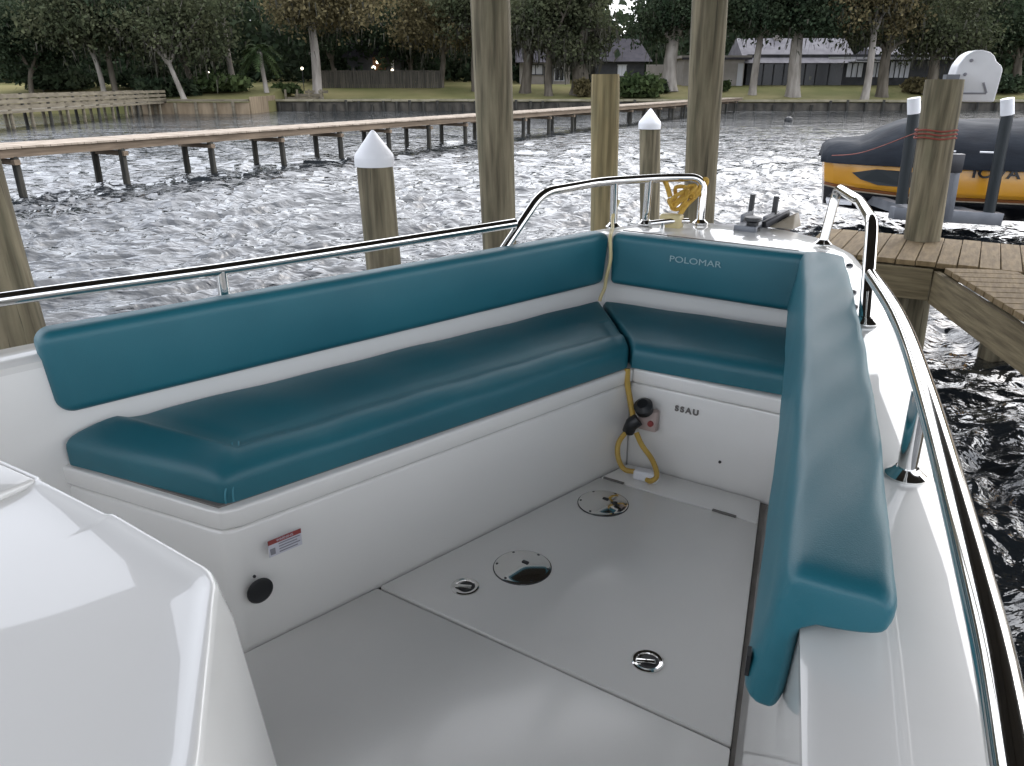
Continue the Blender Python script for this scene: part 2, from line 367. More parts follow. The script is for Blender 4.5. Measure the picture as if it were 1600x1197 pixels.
# seawalls: posts, face, cap
def seawall(label, x0, x1, y, top, face_m, cap_m, post_step, post_m, capdrop=0.0):
    t = thing('seawall', label, 'seawall', ((x0 + x1) / 2, y, WZ), 0)
    L2 = (x1 - x0) / 2
    build('wall_face', G().box((0, 0, (top - 0.3) / 2 - .35), (2 * L2, 0.12, top + 0.3 + .4)), face_m, t)
    g = G(); n = int(2 * L2 / 3)
    for i in range(n):
        a = -L2 + 2 * L2 * i / n; b = -L2 + 2 * L2 * (i + 1) / n - 0.03
        g.box(((a + b) / 2, -0.02, top + rnd.uniform(-.02, .02)), (b - a, 0.42, 0.16))
    build('cap', g, cap_m, t)
    x = -L2 + .3
    k = 0
    while x < L2 and k < 60:
        build('post', G().tube([(x, -0.2, -1.2), (x + rnd.uniform(-.04, .04), -0.2, top + rnd.uniform(-.35, .1))], 0.12, 8), post_m, t); x += post_step * rnd.uniform(.9, 1.1); k += 1
    return t
seawall('dark timber seawall with close posts below the middle lawn', -18.75, 15.0, 64.95, 0.80, M['seawall'], M['seacap'], 1.05, M['pile_dark'])
seawall('low dark seawall with pale cap below the long ranch house', 15.05, 70.0, 66.1, 0.72, M['seawall'], M['seacap'], 1.5, M['pile_dark'])
sw = seawall('pale timber retaining wall at the left bank beside the railed pier', -27.5, -18.95, 58.9, .92, M['farwall'], M['farwood'], 1.4, M['farwood'])
build('return_wall', G().box((4.36, 3.1, .2), (.12, 6.1, 1.9)), M['farwall'], sw)

# wood fence on the left lawn
def board_fence():
    y = 73.5; x0 = Xat(500, y); x1 = Xat(690, y)
    t = thing('board_fence', 'dark board fence standing behind the middle lawn at left', 'fence', (x0, y, 0))
    n = int((x1 - x0) / 0.2); g = G()
    for i in range(n):
        x = i * (x1 - x0) / n; z = bank_z(x0 + x, y); h = 1.45 + rnd.uniform(-.04, .04)
        g.box((x, rnd.uniform(-.01, .01), z + h / 2), (0.18, 0.03, h))
    build('boards', g, M['fence'], t)
    for k in range(8):
        x = k * (x1 - x0) / 7; z = bank_z(x0 + x, y); build('post', G().box((x, -0.07, z + .85), (0.1, 0.1, 1.6)), M['fence'], t)
    z = bank_z(x0, y); build('top_rail', G().bar((0, -.05, z + 1.4), (x1 - x0, -.05, bank_z(x1, y) + 1.4), 0.06, 0.1), M['fence'], t)
board_fence()
def low_steps():
    y = 66.0; x0 = Xat(445, y); z = bank_z(x0, y)
    t = thing('timber_steps', 'weathered timber steps and low wall at the bank beside the pale trunk', 'steps', (x0, y, z))
    for k in range(3): build('step', G().box((1.2 + k * .5, .3 + k * .5, .1 + k * .25), (2.6 - k * .4, .5, .22)), M['farwood'], t)
    for k in range(4): build('post', G().box((k * .95, 0.0, .35), (.14, .14, .9)), M['farwood'], t)
low_steps()

# ------------------------------------------------------------------ trees
def leaf_quads(centers, sig, n, size, rs, flat=1.0):
    c = np.asarray(centers)[rs.randint(0, len(centers), n)] + rs.randn(n, 3) * np.asarray(sig)
    a = rs.randn(n, 3); a /= np.linalg.norm(a, axis=1)[:, None]
    b = rs.randn(n, 3); b -= (b * a).sum(1)[:, None] * a; b /= np.linalg.norm(b, axis=1)[:, None]
    s1 = size * (0.5 + rs.rand(n, 1)); s2 = s1 * (0.45 + .4 * rs.rand(n, 1))
    return np.stack([c - a * s1 - b * s2 * .3, c + b * s2 * -1, c + a * s1, c + b * s2], 1)
def moss_quads(centers, sig, n, rs, ln=0.8):
    c = np.asarray(centers)[rs.randint(0, len(centers), n)] + rs.randn(n, 3) * np.asarray(sig); c[:, 2] -= 0.3
    th = rs.rand(n) * 6.28; a = np.stack([np.cos(th), np.sin(th), 0 * th], 1) * (0.03 + .07 * rs.rand(n, 1) ** 2)
    d = np.array([0, 0, -1.0]) * (ln * (0.2 + 1.1 * rs.rand(n, 1) ** 2)) + rs.randn(n, 3) * .09
    return np.stack([c - a, c + a, c + a * .3 + d, c - a * .3 + d], 1)
def tree(name, label, px, Y, w_px, h, lean=0.0, crown=(5, 13), rad=3.6, dens=2400, leafm='leaf_olive', barkm='bark', moss=0,
         forks=5, cat='tree', group='trees on the far bank', shift=(0, 0), fork_h=None, leafsize=.30, flare=1.25):
    crown = (crown[0], crown[0] + (crown[1] - crown[0]) * .62)
    x = Xat(px, Y, 1.0); z = bank_z(x, Y) - .1; rs = np.random.RandomState(int(px * 7 + Y)); t = thing(name, label, cat, (x, Y, z), 0, group)
    r0 = w_px * 1.2 * Y * .93 / FPX / 2
    fh = fork_h or crown[0] * 0.85
    trunk = []; rr = []
    for k in range(10):
        f = k / 9; hh = f * fh
        trunk.append((lean * f * fh + .10 * math.sin(3 * f + px), .08 * math.sin(4 * f + px * .3), hh))
        rr.append(r0 * ((flare if k == 0 else 1.06 if k == 1 else 1.0) * (1 - .25 * f)))
    g = G().tube(trunk, rr, 9); tip = Vector(trunk[-1]); ends = []
    for k in range(forks):
        an = 2 * math.pi * (k + rs.rand() * .6) / forks; ln = rad * (0.45 + .45 * rs.rand())
        top = Vector((tip.x + math.cos(an) * ln + shift[0] * .7, math.sin(an) * ln * .8 + shift[1], crown[0] + (crown[1] - crown[0]) * (.15 + .8 * rs.rand())))
        mid = tip.lerp(top, .5) + Vector((rs.randn() * .3, rs.randn() * .3, -.3 + rs.rand() * .5))
        P = smooth_path([tip - Vector((0, 0, .25)), tip.lerp(mid, .5) + Vector((0, 0, .15)), mid, top], 3)
        r1 = r0 * (.42 + .2 * rs.rand()); g.tube(P, [r1 * (1 - .8 * i / (len(P) - 1)) for i in range(len(P))], 6); ends += [mid.lerp(top, .4), top]
        for q in range(2):
            e2 = mid + Vector((rs.randn() * 1.2, rs.randn() * 1.0, rs.rand() * 1.6)); ends.append(e2)
            g.tube([mid, mid.lerp(e2, .5) + Vector((0, 0, .15)), e2], [r1 * .45, r1 * .3, r1 * .1], 5)
    build('trunk', g, M[barkm], t, smooth=True)
    if dens:
        ext = []
        for k in range(10):
            an = rs.rand() * 6.28; q = math.sqrt(rs.rand())
            ext.append((tip.x + shift[0] + math.cos(an) * rad * q, shift[1] + math.sin(an) * rad * q * .9, crown[0] + (crown[1] - crown[0]) * rs.rand()))
        cen = [tuple(e) for e in ends] + ext
        V = leaf_quads(cen, (rad * .23, rad * .23, rad * .15), int(dens * 3.8), leafsize * .45, rs); V = V[V[:, :, 2].min(1) > 1.2]
        quads_mesh('crown', V, M[leafm], t)
        if moss:
            low = sorted(cen, key=lambda c: c[2])[:len(cen) * 2 // 3]
            tag(quads_mesh('moss', moss_quads(low, (rad * .22, rad * .22, rad * .22), moss, rs), M['moss'], t), kind='stuff')
    return t
T = 'tree'
tree('oak_tree', 'dark leafy oak with thin leaning grey trunk at the far left end of the bank', 48, 64, 7, 15, .12, (2.4, 10), 4.4, 4200, 'leaf_dark', 'bark')
tree('oak_tree', 'twin-trunked oak with pale stems behind the railed pier', 163, 63, 7, 15, -.16, (4.0, 12), 4.4, 3600, 'leaf_olive', 'bark_pale', 300)
tree('oak_tree', 'right-hand stem of the pair of pale stems behind the railed pier, brown and straight', 178, 63.6, 8, 15, .03, (4.6, 12), 3.6, 2800, 'leaf_dark', 'bark', 250)
tree('oak_tree', 'leaning pale oak with low spreading bare limbs above the timber retaining wall', 284, 62, 7, 14, -.24, (3.3, 10), 4.2, 1700, 'leaf_olive', 'bark_pale', 500, forks=7)
tree('oak_tree', 'grey-green mossy oak close behind the leaning pale oak', 302, 65, 9, 14, -.18, (3.2, 11.5), 3.6, 2300, 'leaf_olive', 'bark', 500)
tree('bare_tree', 'bare grey tree forking into a Y beside the palm', 368, 68, 8, 13, -.07, (5.5, 11), 2.2, 420, 'leaf_olive', 'bark_pale', 120, forks=4, fork_h=5.6)
tree('oak_tree', 'tall oak with pale straight trunk and russet crown beside the timber steps', 496, 67.5, 13, 16, -.02, (5.2, 12), 4.2, 3600, 'leaf_brown', 'bark_pale', 700, shift=(1.6, 0), fork_h=5.4)
tree('young_tree', 'slender dark tree rising behind the board fence left of the lit porch', 523, 78, 6, 12, 0, (2.6, 12), 3.2, 2800, 'leaf_dark', 'bark')
tree('young_tree', 'dense deep green tree rising behind the board fence right of the lit porch', 640, 79, 7, 13, .03, (2.4, 13), 4.2, 4200, 'leaf_dark', 'bark')
tree('oak_tree', 'russet and mossy oak just left of the tallest middle piling', 690, 74, 8, 15, .05, (3.6, 11), 3.6, 3300, 'leaf_brown', 'bark', 900)
tree('oak_tree', 'mossy brown oak partly hidden by the tallest middle piling', 745, 72, 12, 15, -.03, (4.4, 12), 3.4, 2600, 'leaf_olive', 'bark', 900)
tree('oak_tree', 'grey mossy oak just right of the tallest middle piling', 822, 71, 15, 15, .02, (3.8, 12), 3.4, 2700, 'leaf_olive', 'bark', 1200)
tree('oak_tree', 'slim mossy oak in front of the small white house', 858, 69.5, 11, 15, 0, (4.0, 12), 3.0, 2500, 'leaf_olive', 'bark', 1200)
tree('oak_tree', 'stout dark oak right of the small white house, draped low with moss', 905, 70, 26, 15, -.01, (2.9, 11.5), 2.7, 2600, 'leaf_olive', 'bark', 1800, flare=1.1)
tree('oak_tree', 'big dark oak with broad trunk beside the pale flat-roofed house', 1046, 72, 20, 16, .02, (4.8, 12.5), 4.2, 3800, 'leaf_dark', 'bark_pale', 500)
tree('oak_tree', 'pale-trunked oak at the left end of the long ranch house', 1179, 71, 10, 16, 0, (5.2, 12.5), 4.2, 4200, 'leaf_dark', 'bark_pale', 350, fork_h=5.2)
tree('oak_tree', 'broad pale-trunked oak in front of the ranch house roof', 1240, 70, 18, 17, -.02, (5.5, 13), 4.4, 4400, 'leaf_dark', 'bark_pale', 350, fork_h=5.6)
tree('oak_tree', 'pale slim oak before the curtained windows, nearest the water', 1352, 67.6, 10, 16, .03, (5.4, 12), 3.4, 2500, 'leaf_brown', 'bark_pale', 500, fork_h=5.2)
tree('oak_tree', 'brown-trunked oak between the two curtained windows', 1378, 70, 15, 15, .02, (4.3, 12), 3.6, 2700, 'leaf_olive', 'bark', 800)
tree('oak_tree', 'dark-trunked oak at the right end of the ranch house', 1452, 71, 15, 15, .03, (3.6, 12), 3.8, 3100, 'leaf_olive', 'bark', 900)
tree('young_tree', 'thin pale leaning tree behind the white motor cover', 1492, 75, 6, 14, .09, (6, 13), 2.6, 1100, 'leaf_olive', 'bark_pale', 300, fork_h=6.5)
tree('oak_tree', 'dark evergreen oak beyond the white motor cover at the right edge of the photo', 1585, 75, 12, 16, 0, (3.0, 13), 4.2, 4600, 'leaf_dark', 'bark', 200)
tree('oak_tree', 'dense dark oak behind the ranch house roof', 1310, 88, 14, 16, 0, (5.5, 14), 4.8, 4000, 'leaf_dark', 'bark', 0)
tree('oak_tree', 'olive-crowned oak behind the right end of the ranch house', 1420, 90, 14, 16, 0, (5.0, 14), 4.8, 3600, 'leaf_olive', 'bark', 300)

def palm():
    px, Y = 414, 65.5; x = Xat(px, Y); z = bank_z(x, Y)
    t = thing('palm_tree', 'cabbage palm with drooping green fronds left of the russet oak', 'palm', (x, Y, z), 0)
    P = [(0.1, 0, 0), (.02, 0, 1), (-.06, 0, 2), (-.12, 0, 3)]
    build('trunk', G().tube(P, [.22, .17, .16, .2], 10), M['bark_pale'], t, smooth=True)
    rs = np.random.RandomState(4)
    V = []
    for k in range(26):
        an = rs.rand() * 6.28; el = rs.uniform(-.5, 1.2); ln = rs.uniform(1.4, 2.0); o = np.array([-.12, 0, 3.1]); d0 = np.array([math.cos(an) * math.cos(el), math.sin(an) * math.cos(el), math.sin(el)])
        pts = [o + d0 * ln * s - np.array([0, 0, 1.0]) * (s ** 2.2) * ln * .75 for s in np.linspace(0.15, 1, 7)]
        side = np.array([-math.sin(an), math.cos(an), 0])
        for i in range(6):
            wd = .42 * math.sin(math.pi * (i + .7) / 7.0)
            for sgn in (-1, 1):
                for q in range(2):
                    p = pts[i] + (pts[i + 1] - pts[i]) * q * .5; e = p + side * sgn * wd + d0 * .15 - np.array([0, 0, .22])
                    V.append([p, p + (pts[i + 1] - pts[i]) * .45, e + d0 * .08, e])
    quads_mesh('fronds', np.array(V), M['leaf_green'], t)
palm()

def shrub(label, px, Y, wd, h, m, n=1800, group='shrubs on the far bank', name='shrub', dep=None):
    x = Xat(px, Y); z = bank_z(x, Y); rs = np.random.RandomState(int(px)); t = thing(name, label, 'shrub', (x, Y, z), 0, group)
    cen = [(rs.uniform(-.36, .36) * wd, rs.uniform(-.4, .4) * (dep or wd * .6), h * rs.uniform(.15, .62)) for _ in range(14)]
    V = leaf_quads(cen, (wd * .10, wd * .10, h * .15), n, .2, rs); V[:, :, 2] = np.maximum(V[:, :, 2], 0.02); quads_mesh('foliage', V, M[m], t)
    build('stems', G().tube([(0, 0, 0), (.1, 0, h * .4)], .06, 6).tube([(.2, .1, 0), (.4, .1, h * .4)], .05, 6).tube([(-.2, .1, 0), (-.45, .1, h * .4)], .05, 6), M['bark'], t)
shrub('large rounded green shrub beside the flat-topped piling', 996, 68.5, 3.4, 1.9, 'leaf_green', 3600)
shrub('low clipped green hedge right of the palm', 447, 68.5, 2.6, .8, 'leaf_green')
shrub('dark round shrub at the foot of the broad oak by the pale house', 1033, 71, 1.6, 1.2, 'leaf_dark', 1200)
shrub('small shrub under the wall of the pale flat-roofed house', 1133, 73, 1.3, 1.0, 'leaf_green', 900)
shrub('dark bushes under the leaning pale oak', 262, 63.5, 4.0, 1.5, 'leaf_dark', 2200)
shrub('green bushes around the warm garden lamp', 345, 66, 5.0, 1.5, 'leaf_green', 2600)
shrub('brown leafless brush heap at the foot of the stout dark oak', 915, 69.0, 1.7, 1.6, 'leaf_brown', 1300)
shrub('dark brush left of the white motor cover', 1443, 72, 3.0, 1.5, 'leaf_brown', 1500)
shrub('dark bushes right of the white motor cover', 1570, 72, 4.0, 1.6, 'leaf_dark', 2200)
shrub('dark undergrowth at the left end of the bank', 90, 67, 7.0, 1.9, 'leaf_dark', 3600)
shrub('dark undergrowth between the twin-trunked oak and the leaning oak', 225, 68, 6.0, 1.9, 'leaf_dark', 3000)

def wood_mass():
    rs = np.random.RandomState(21); V = []
    for (y0, y1, n, z0, z1, s, x0, x1) in ((84, 96, 34000, 0.0, 9.5, .42, -90, 95), (97, 118, 32000, 0.0, 12.5, .65, -110, 115), (78, 84, 14000, 0.0, 8.5, .34, -75, -8), (92, 112, 16000, 0.0, 4.5, .6, -110, 115)):
        nc = n // 26; cx = rs.uniform(x0, x1, nc); cy = rs.uniform(y0, y1, nc); cz = z0 + (z1 - z0) * rs.rand(nc)
        keep = []
        for i in range(nc):
            px = CX + FPX * cx[i] / (cy[i] * .93); gap = 925 < px < 1000 and cz[i] > 5.5
            house = (1130 < px < 1500 and cy[i] < 86)
            if not gap and not house: keep.append((cx[i], cy[i], cz[i] + bank_z(cx[i], cy[i])))
        q = leaf_quads(keep, (1.5, 1.2, 1.0), n, s, rs); V.append(q)
    V = np.concatenate(V)
    o = quads_mesh('woodland', V, M['leaf_dark']); tag(o, 'dense dark woodland behind the houses on the far bank', 'woodland', kind='stuff')
wood_mass()

# ------------------------------------------------------------------ houses
def gable_roof(t, x0, x1, y0, y1, z0, z1, m, over=.5, name='roof', hip=0.0):
    g = G(); ym = (y0 + y1) / 2
    a = [(x0 - over, y0 - over, z0), (x1 + over, y0 - over, z0), (x1 + over, y1 + over, z0), (x0 - over, y1 + over, z0)]
    r = [(x0 - over + hip, ym, z1), (x1 + over - hip, ym, z1)]
    g.add(a + r, [(0, 1, 5, 4), (2, 3, 4, 5), (0, 4, 3), (1, 2, 5), (3, 2, 1, 0)])
    return build(name, g, m, t)
def window(t, x, y, z, wd, h, glass, frame, panes=2, name='window'):
    f = G().box((x, y - .04, z + h / 2 + .04), (wd + .16, .06, .08)).box((x, y - .04, z - h / 2 - .04), (wd + .16, .06, .08))
    for k in range(panes + 1): f.box((x - wd / 2 + wd * k / panes, y - .04, z), (.08, .055, h))
    fo = build(name, f, frame, t); build('pane', G().box((x, y - .012, z), (wd, .02, h)), glass, fo); return fo
def ranch():
    Y = 77.0; xl = Xat(1165, Y); xr = Xat(1490, Y); z = bank_z((xl + xr) / 2, Y) - .15; W = xr - xl
    t = thing('ranch_house', 'long low ranch house with grey roof, dark screens and curtained windows', 'house', ((xl + xr) / 2, Y, z))
    h = W / 2
    def X(px): return Xat(px, Y) - (xl + xr) / 2
    build('wall', G().box((0, 3.3, 1.35), (W, 6.4, 2.9)), M['darkwall'], t)
    gable_roof(t, -h, X(1322), -.2, 6.4, 2.05, 4.3, M['roof_grey'], .5)
    gable_roof(t, X(1375), h - 1.0, -.1, 6.4, 2.35, 3.55, M['roof_grey'], .6)
    build('fascia', G().box((X(1310) + 4.0, -.86, 2.45), (11.2, .05, .2)), M['trim'], t)
    build('porch_roof', G().box((X(1345), -.45, 2.18), (3.4, 1.3, .1)), M['trim'], t)
    build('screen_porch', G().box((X(1206), .05, 1.0), (3.6, .08, 2.0)), M['screen'], t)
    build('screen_porch', G().box((X(1275), .05, 1.0), (4.6, .08, 2.0)), M['screen'], t)
    for px in (1190, 1206, 1222, 1255, 1272, 1292): build('porch_post', G().box((X(px), -.03, 1.0), (.09, .09, 2.0)), M['darkwall'], t)
    window(t, X(1300) + .0, .1, 1.45, .55, 1.2, M['curtain'], M['darkwall'], 1)
    window(t, X(1332), .1, 1.45, 1.55, 1.2, M['curtain'], M['darkwall'], 3)
    window(t, X(1366), .1, 1.45, 1.0, 1.2, M['curtain'], M['darkwall'], 2)
    window(t, X(1402), .1, 1.5, 1.9, 1.4, M['curtain'], M['darkwall'], 4)
    build('chimney', G().box((X(1222), 3.0, 4.2), (.7, .7, 1.0)), M['stucco'], t)
ranch()
def pale_house():
    Y = 76.5; x0 = Xat(1066, Y); x1 = Xat(1160, Y); xm = (x0 + x1) / 2; z = bank_z(xm, Y) - .1; W = x1 - x0
    t = thing('flat_roofed_house', 'pale stucco house with flat dark-edged roof behind the right tall piling', 'house', (xm, Y, z))
    build('wall', G().box((0, 2.5, 1.2), (W, 5, 2.5)), M['stucco'], t)
    rf = build('roof', G().box((.1, 2.4, 2.56), (W + .8, 5.8, .22)), M['stucco'], t)
    build('fascia', G().box((.1, -.52, 2.4), (W + .8, .06, .18)), M['roof_dark'], rf)
    window(t, -W / 2 + 1.4, 0, 1.1, .8, .9, M['screen'], M['trim'], 2)
    build('door', G().box((W / 2 - .35, -.03, 1.0), (.5, .05, 2.0)), M['trim'], t)
pale_house()
def dark_house():
    Y = 82; x0 = Xat(925, Y); x1 = Xat(1010, Y); xm = (x0 + x1) / 2; z = bank_z(xm, Y); W = x1 - x0
    t = thing('dark_roofed_house', 'house with broad dark hip roof above the flat-topped piling', 'house', (xm, Y, z))
    build('wall', G().box((0, 3, 1.0), (W - .6, 6, 2.0)), M['darkwall'], t)
    gable_roof(t, -W / 2, W / 2, 0, 6, 2.0, 4.2, M['roof_dark'], .4, hip=1.0)
    build('garden_wall', G().box((W / 2 + .8, -1.2, .85), (2.2, .3, 1.7)), M['stucco'], t)
    window(t, .2, 0, 1.2, .8, .9, M['curtain'], M['trim'], 2)
dark_house()
def white_house():
    Y = 80; x0 = Xat(812, Y); x1 = Xat(890, Y); xm = (x0 + x1) / 2; z = bank_z(xm, Y) - .3; W = x1 - x0
    t = thing('white_house', 'small white-walled house glimpsed between mossy trunks', 'house', (xm, Y, z))
    build('wall', G().box((0, 2.5, 1.1), (W, 5, 2.3)), M['stucco'], t)
    gable_roof(t, -W / 2, W / 2, 0, 5, 2.25, 3.6, M['roof_dark'], .4)
    window(t, -.9, 0, 1.6, 1.4, .8, M['trim'], M['darkwall'], 2); window(t, 1.4, 0, 1.2, .9, 1.1, M['screen'], M['trim'], 2)
    build('door', G().box((.35, -.03, .95), (.85, .05, 1.9)), M['darkwall'], t)
white_house()
def lit_house():
    Y = 80; x0 = Xat(545, Y); x1 = Xat(628, Y); xm = (x0 + x1) / 2; z = bank_z(xm, Y); W = x1 - x0
    t = thing('dim_house', 'dim house with rust-coloured porch wall and lit lamps behind the board fence', 'house', (xm, Y, z))
    build('wall', G().box((0, 2.5, 1.2), (W, 5, 2.4)), M['darkwall'], t)
    build('porch_wall', G().box((.5, -.04, 1.75), (1.2, .06, 1.3)), M['brick'], t)
    gable_roof(t, -W / 2, W / 2, 0, 5, 2.4, 4.0, M['roof_dark'], .4)
    window(t, W / 2 - .8, 0, 1.75, .35, .9, M['curtain'], M['darkwall'], 1)
lit_house()
def lamp(label, px, py, Y, r=.13, post=False):
    p = atY(px, py, Y); g0 = bank_z(p.x, Y)
    t = thing('garden_lamp' if post else 'porch_lamp', label, 'lamp', (p.x, Y, p.z), 0, 'lit lamps on the far bank')
    build('globe', G().lathe([(.02, -r), (r * .8, -r * .6), (r, 0), (r * .8, r * .6), (.02, r)], n=10), M['lamp'], t, smooth=True)
    if post: build('lamp_post', G().tube([(0, 0, -r), (0, 0, g0 - p.z)], .035, 6), M['darkmetal'], t)
    else: build('bracket', G().box((0, .25, 0), (.05, .4, .05)), M['darkmetal'], t)
lamp('small white lamp on a post near the far left end of the bank', 63, 120, 66, .14, True)
lamp('warm garden lamp on a post among green bushes left of the palm', 326, 115, 69, .16, True)
lamp('small bluish-white lamp on a post left of the russet oak trunk', 472, 107, 72, .12, True)
lamp('upper left warm lamp on the porch behind the board fence', 590, 97, 79.2, .16)
lamp('lower left warm lamp on the porch behind the board fence', 584, 106, 79.2, .19)
lamp('pale lamp at the right end of the porch behind the board fence', 613, 110, 79.2, .14)

# ------------------------------------------------------------------ piers
def walkway():
    A = Vector((-10.9, 16.2, 0.15)); B_ = Vector((17.6, 64.6, 0.15)); A0 = A + (A - B_).normalized() * 3.0
    d = (B_ - A0); L_ = d.length; ang = math.atan2(d.y, d.x); t = thing('wooden_walkway', 'long low wooden walkway on paired dark piles crossing the water', 'pier', (A0.x, A0.y, WZ), ang)
    zt = 0.15 - WZ; g = G(); n = int(L_ / .15)
    for i in range(n): g.box((L_ * (i + .5) / n, 0, zt - .02 + rnd.uniform(-.004, .004)), (L_ / n - .008, 1.3 + rnd.uniform(-.02, .02), .04))
    build('deck_boards', g, M['walk'], t)
    for s in (-1, 1): build('stringer', G().box((L_ / 2, s * .56, zt - .13), (L_, .05, .17)), M['walk_side'], t)
    k = 0; x = 1.0
    while x < L_ - .6:
        build('cross_beam', G().box((x, 0, zt - .31), (.12, 1.3, .10)), M['walk_side'], t)
        for s in (-1, 1):
            jx = rnd.uniform(-.05, .05)
            build('pile', G().tube([(x + jx * 2, s * .52, -1.5), (x + jx, s * .52, zt - .20)], [.085, .078], 9), M['pile_dark'], t, smooth=True)
        x += 2.35 * rnd.uniform(.95, 1.05)
walkway()
def rail_pier():
    p0 = Vector((Xat(-60, 38, .3), 38, 0)); p1 = Vector((-25.8, 59.2, 0)); d = p1 - p0; L_ = d.length; ang = math.atan2(d.y, d.x)
    t = thing('railed_pier', 'grey wooden pier with board railing at the far left', 'pier', (p0.x, p0.y, WZ), ang)
    zt = .78
    build('deck_boards', G().box((L_ / 2, 0, zt), (L_, 1.6, .12)), M['farwood'], t)
    for s in (-1, 1):
        for k, h in enumerate((.16, .42, .68)): build('rail_board', G().box((L_ / 2, s * .78, zt + h + .06), (L_, .04, .17)), M['farwood'], t)
    n = 12
    for i in range(n):
        x = L_ * (i + .4) / n
        for s in (-1, 1): build('pile', G().tube([(x, s * .66, -1.5), (x, s * .7, zt + .84)], [.11, .08], 8), M['farwood'] if i % 3 else M['pile_dark'], t)
rail_pier()

# ------------------------------------------------------------------ pilings near the boat
def piling(label, base, top, Y, d0, d1, m='pile', ztop=None, cap=None, name='piling', Yt=None, group='pilings around the slip', flat_new=False):
    a = atY(base[0], base[1], Y); b = atY(top[0], top[1], Yt or Y)
    dr = (b - a) / (b.z - a.z); P0 = a + dr * (WZ - 1.6 - a.z); zt = ztop if ztop else b.z; P1 = a + dr * (zt - a.z)
    t = thing(name, label, 'piling', (a.x + dr.x * (WZ - a.z), a.y + dr.y * (WZ - a.z), WZ), 0, group); o = Vector(t.location)
    n = 28; seg = 26; vs = []; rs = np.random.RandomState(int(base[0])); ph = rs.rand(6) * 6.28
    for k in range(seg):
        f = k / (seg - 1); c = P0.lerp(P1, f) - o; r = (d0 + (d1 - d0) * f) / 2
        for j in range(n):
            an = 2 * math.pi * j / n
            rr = r * (1 + .018 * math.sin(3 * an + ph[0] + f * 5) + .012 * math.sin(7 * an + ph[1] + f * 3) + .008 * math.sin(13 * an + ph[2] - f * 6) + .01 * math.sin(f * 20 + ph[3]))
            if k == seg - 1: rr *= .97
            vs.append((c.x + rr * math.cos(an), c.y + rr * math.sin(an), c.z))
    fs = [(i * n + j, i * n + (j + 1) % n, (i + 1) * n + (j + 1) % n, (i + 1) * n + j) for i in range(seg - 1) for j in range(n)] + [tuple((seg - 1) * n + j for j in range(n))]
    build('shaft', G().add(vs, fs), M[m], t, smooth=True)
    if cap:
        r = d1 / 2 * 1.07; c = P1 - o
        build('pile_cap', G().lathe([(r, -.035), (r * 1.02, .02), (r * .98, .05), (r * .12, .05 + cap), (.004, .06 + cap)], c, 28), M['white'], t, smooth=True, angle=30)
    return t
RZ = 3.9
piling('greenish piling cut by the left edge of the photo, close behind the side rail', (6, 500), (-40, 340), 3.3, .33, .30, ztop=1.35)
piling('short piling with large white cone cap left of the middle', (598, 400), (585, 252), 6.0, .265, .275, cap=.165)
piling('tallest middle piling, thick and rising out of the photo', (779, 340), (766, 0), 6.6, .27, .325, ztop=RZ - .1)
piling('flat-topped yellowish piling behind the bow rail', (943, 350), (946, 116), 7.6, .235, .265, m='pile_new')
piling('smaller far piling with white cone cap behind the bow rail', (1015, 330), (1015, 197), 10.2, .25, .26, cap=.15)
piling('thick tall piling right of the bow rail, rising out of the photo', (1092, 320), (1110, 0), 7.7, .285, .33, ztop=RZ - .1)
dkp = piling('stout flat-topped piling with red rope band rising through the dock deck', (1442, 365), (1477, 124), 6.75, .265, .295)
# red line from the band to the covered boat
def red_line():
    a = atY(1462, 209, 6.75); t = thing('red_rope', 'thin red rope tied round the dock piling and led to the covered boat', 'rope', tuple(a), 0)
    g = G()
    for k in range(3):
        z = .03 * (k - 1); P = [(.158 * math.cos(q * 2 * math.pi / 24), .158 * math.sin(q * 2 * math.pi / 24), z + .006 * math.sin(q)) for q in range(25)]; g.tube(P, .007, 6)
    build('band', g, M['redrope'], t, smooth=True)
    e = atY(1300, 243, 12.3) - a; P = smooth_path([(-.15, .05, 0), tuple(Vector((-.15, .05, 0)).lerp(e, .5) + Vector((0, 0, -.06))), tuple(e)], 8)
    build('line', G().tube(P, .005, 6), M['redrope'], t, smooth=True)
red_line()
def roof():
    t = thing('boathouse_roof', 'boathouse roof on the tall pilings, above and behind the boat', 'roof', (2.64, 8.0, RZ), math.atan2(.47, .88))
    build('roof_deck', G().box((-3.4, -4.1, .12), (12.8, 8.2, .10)), M['metal_roof'], t)
    for k in range(6): build('rafter', G().box((-3.4, -.3 - k * 1.5, 0.0), (12.7, .08, .2)), M['metal_roof'], t)
roof()

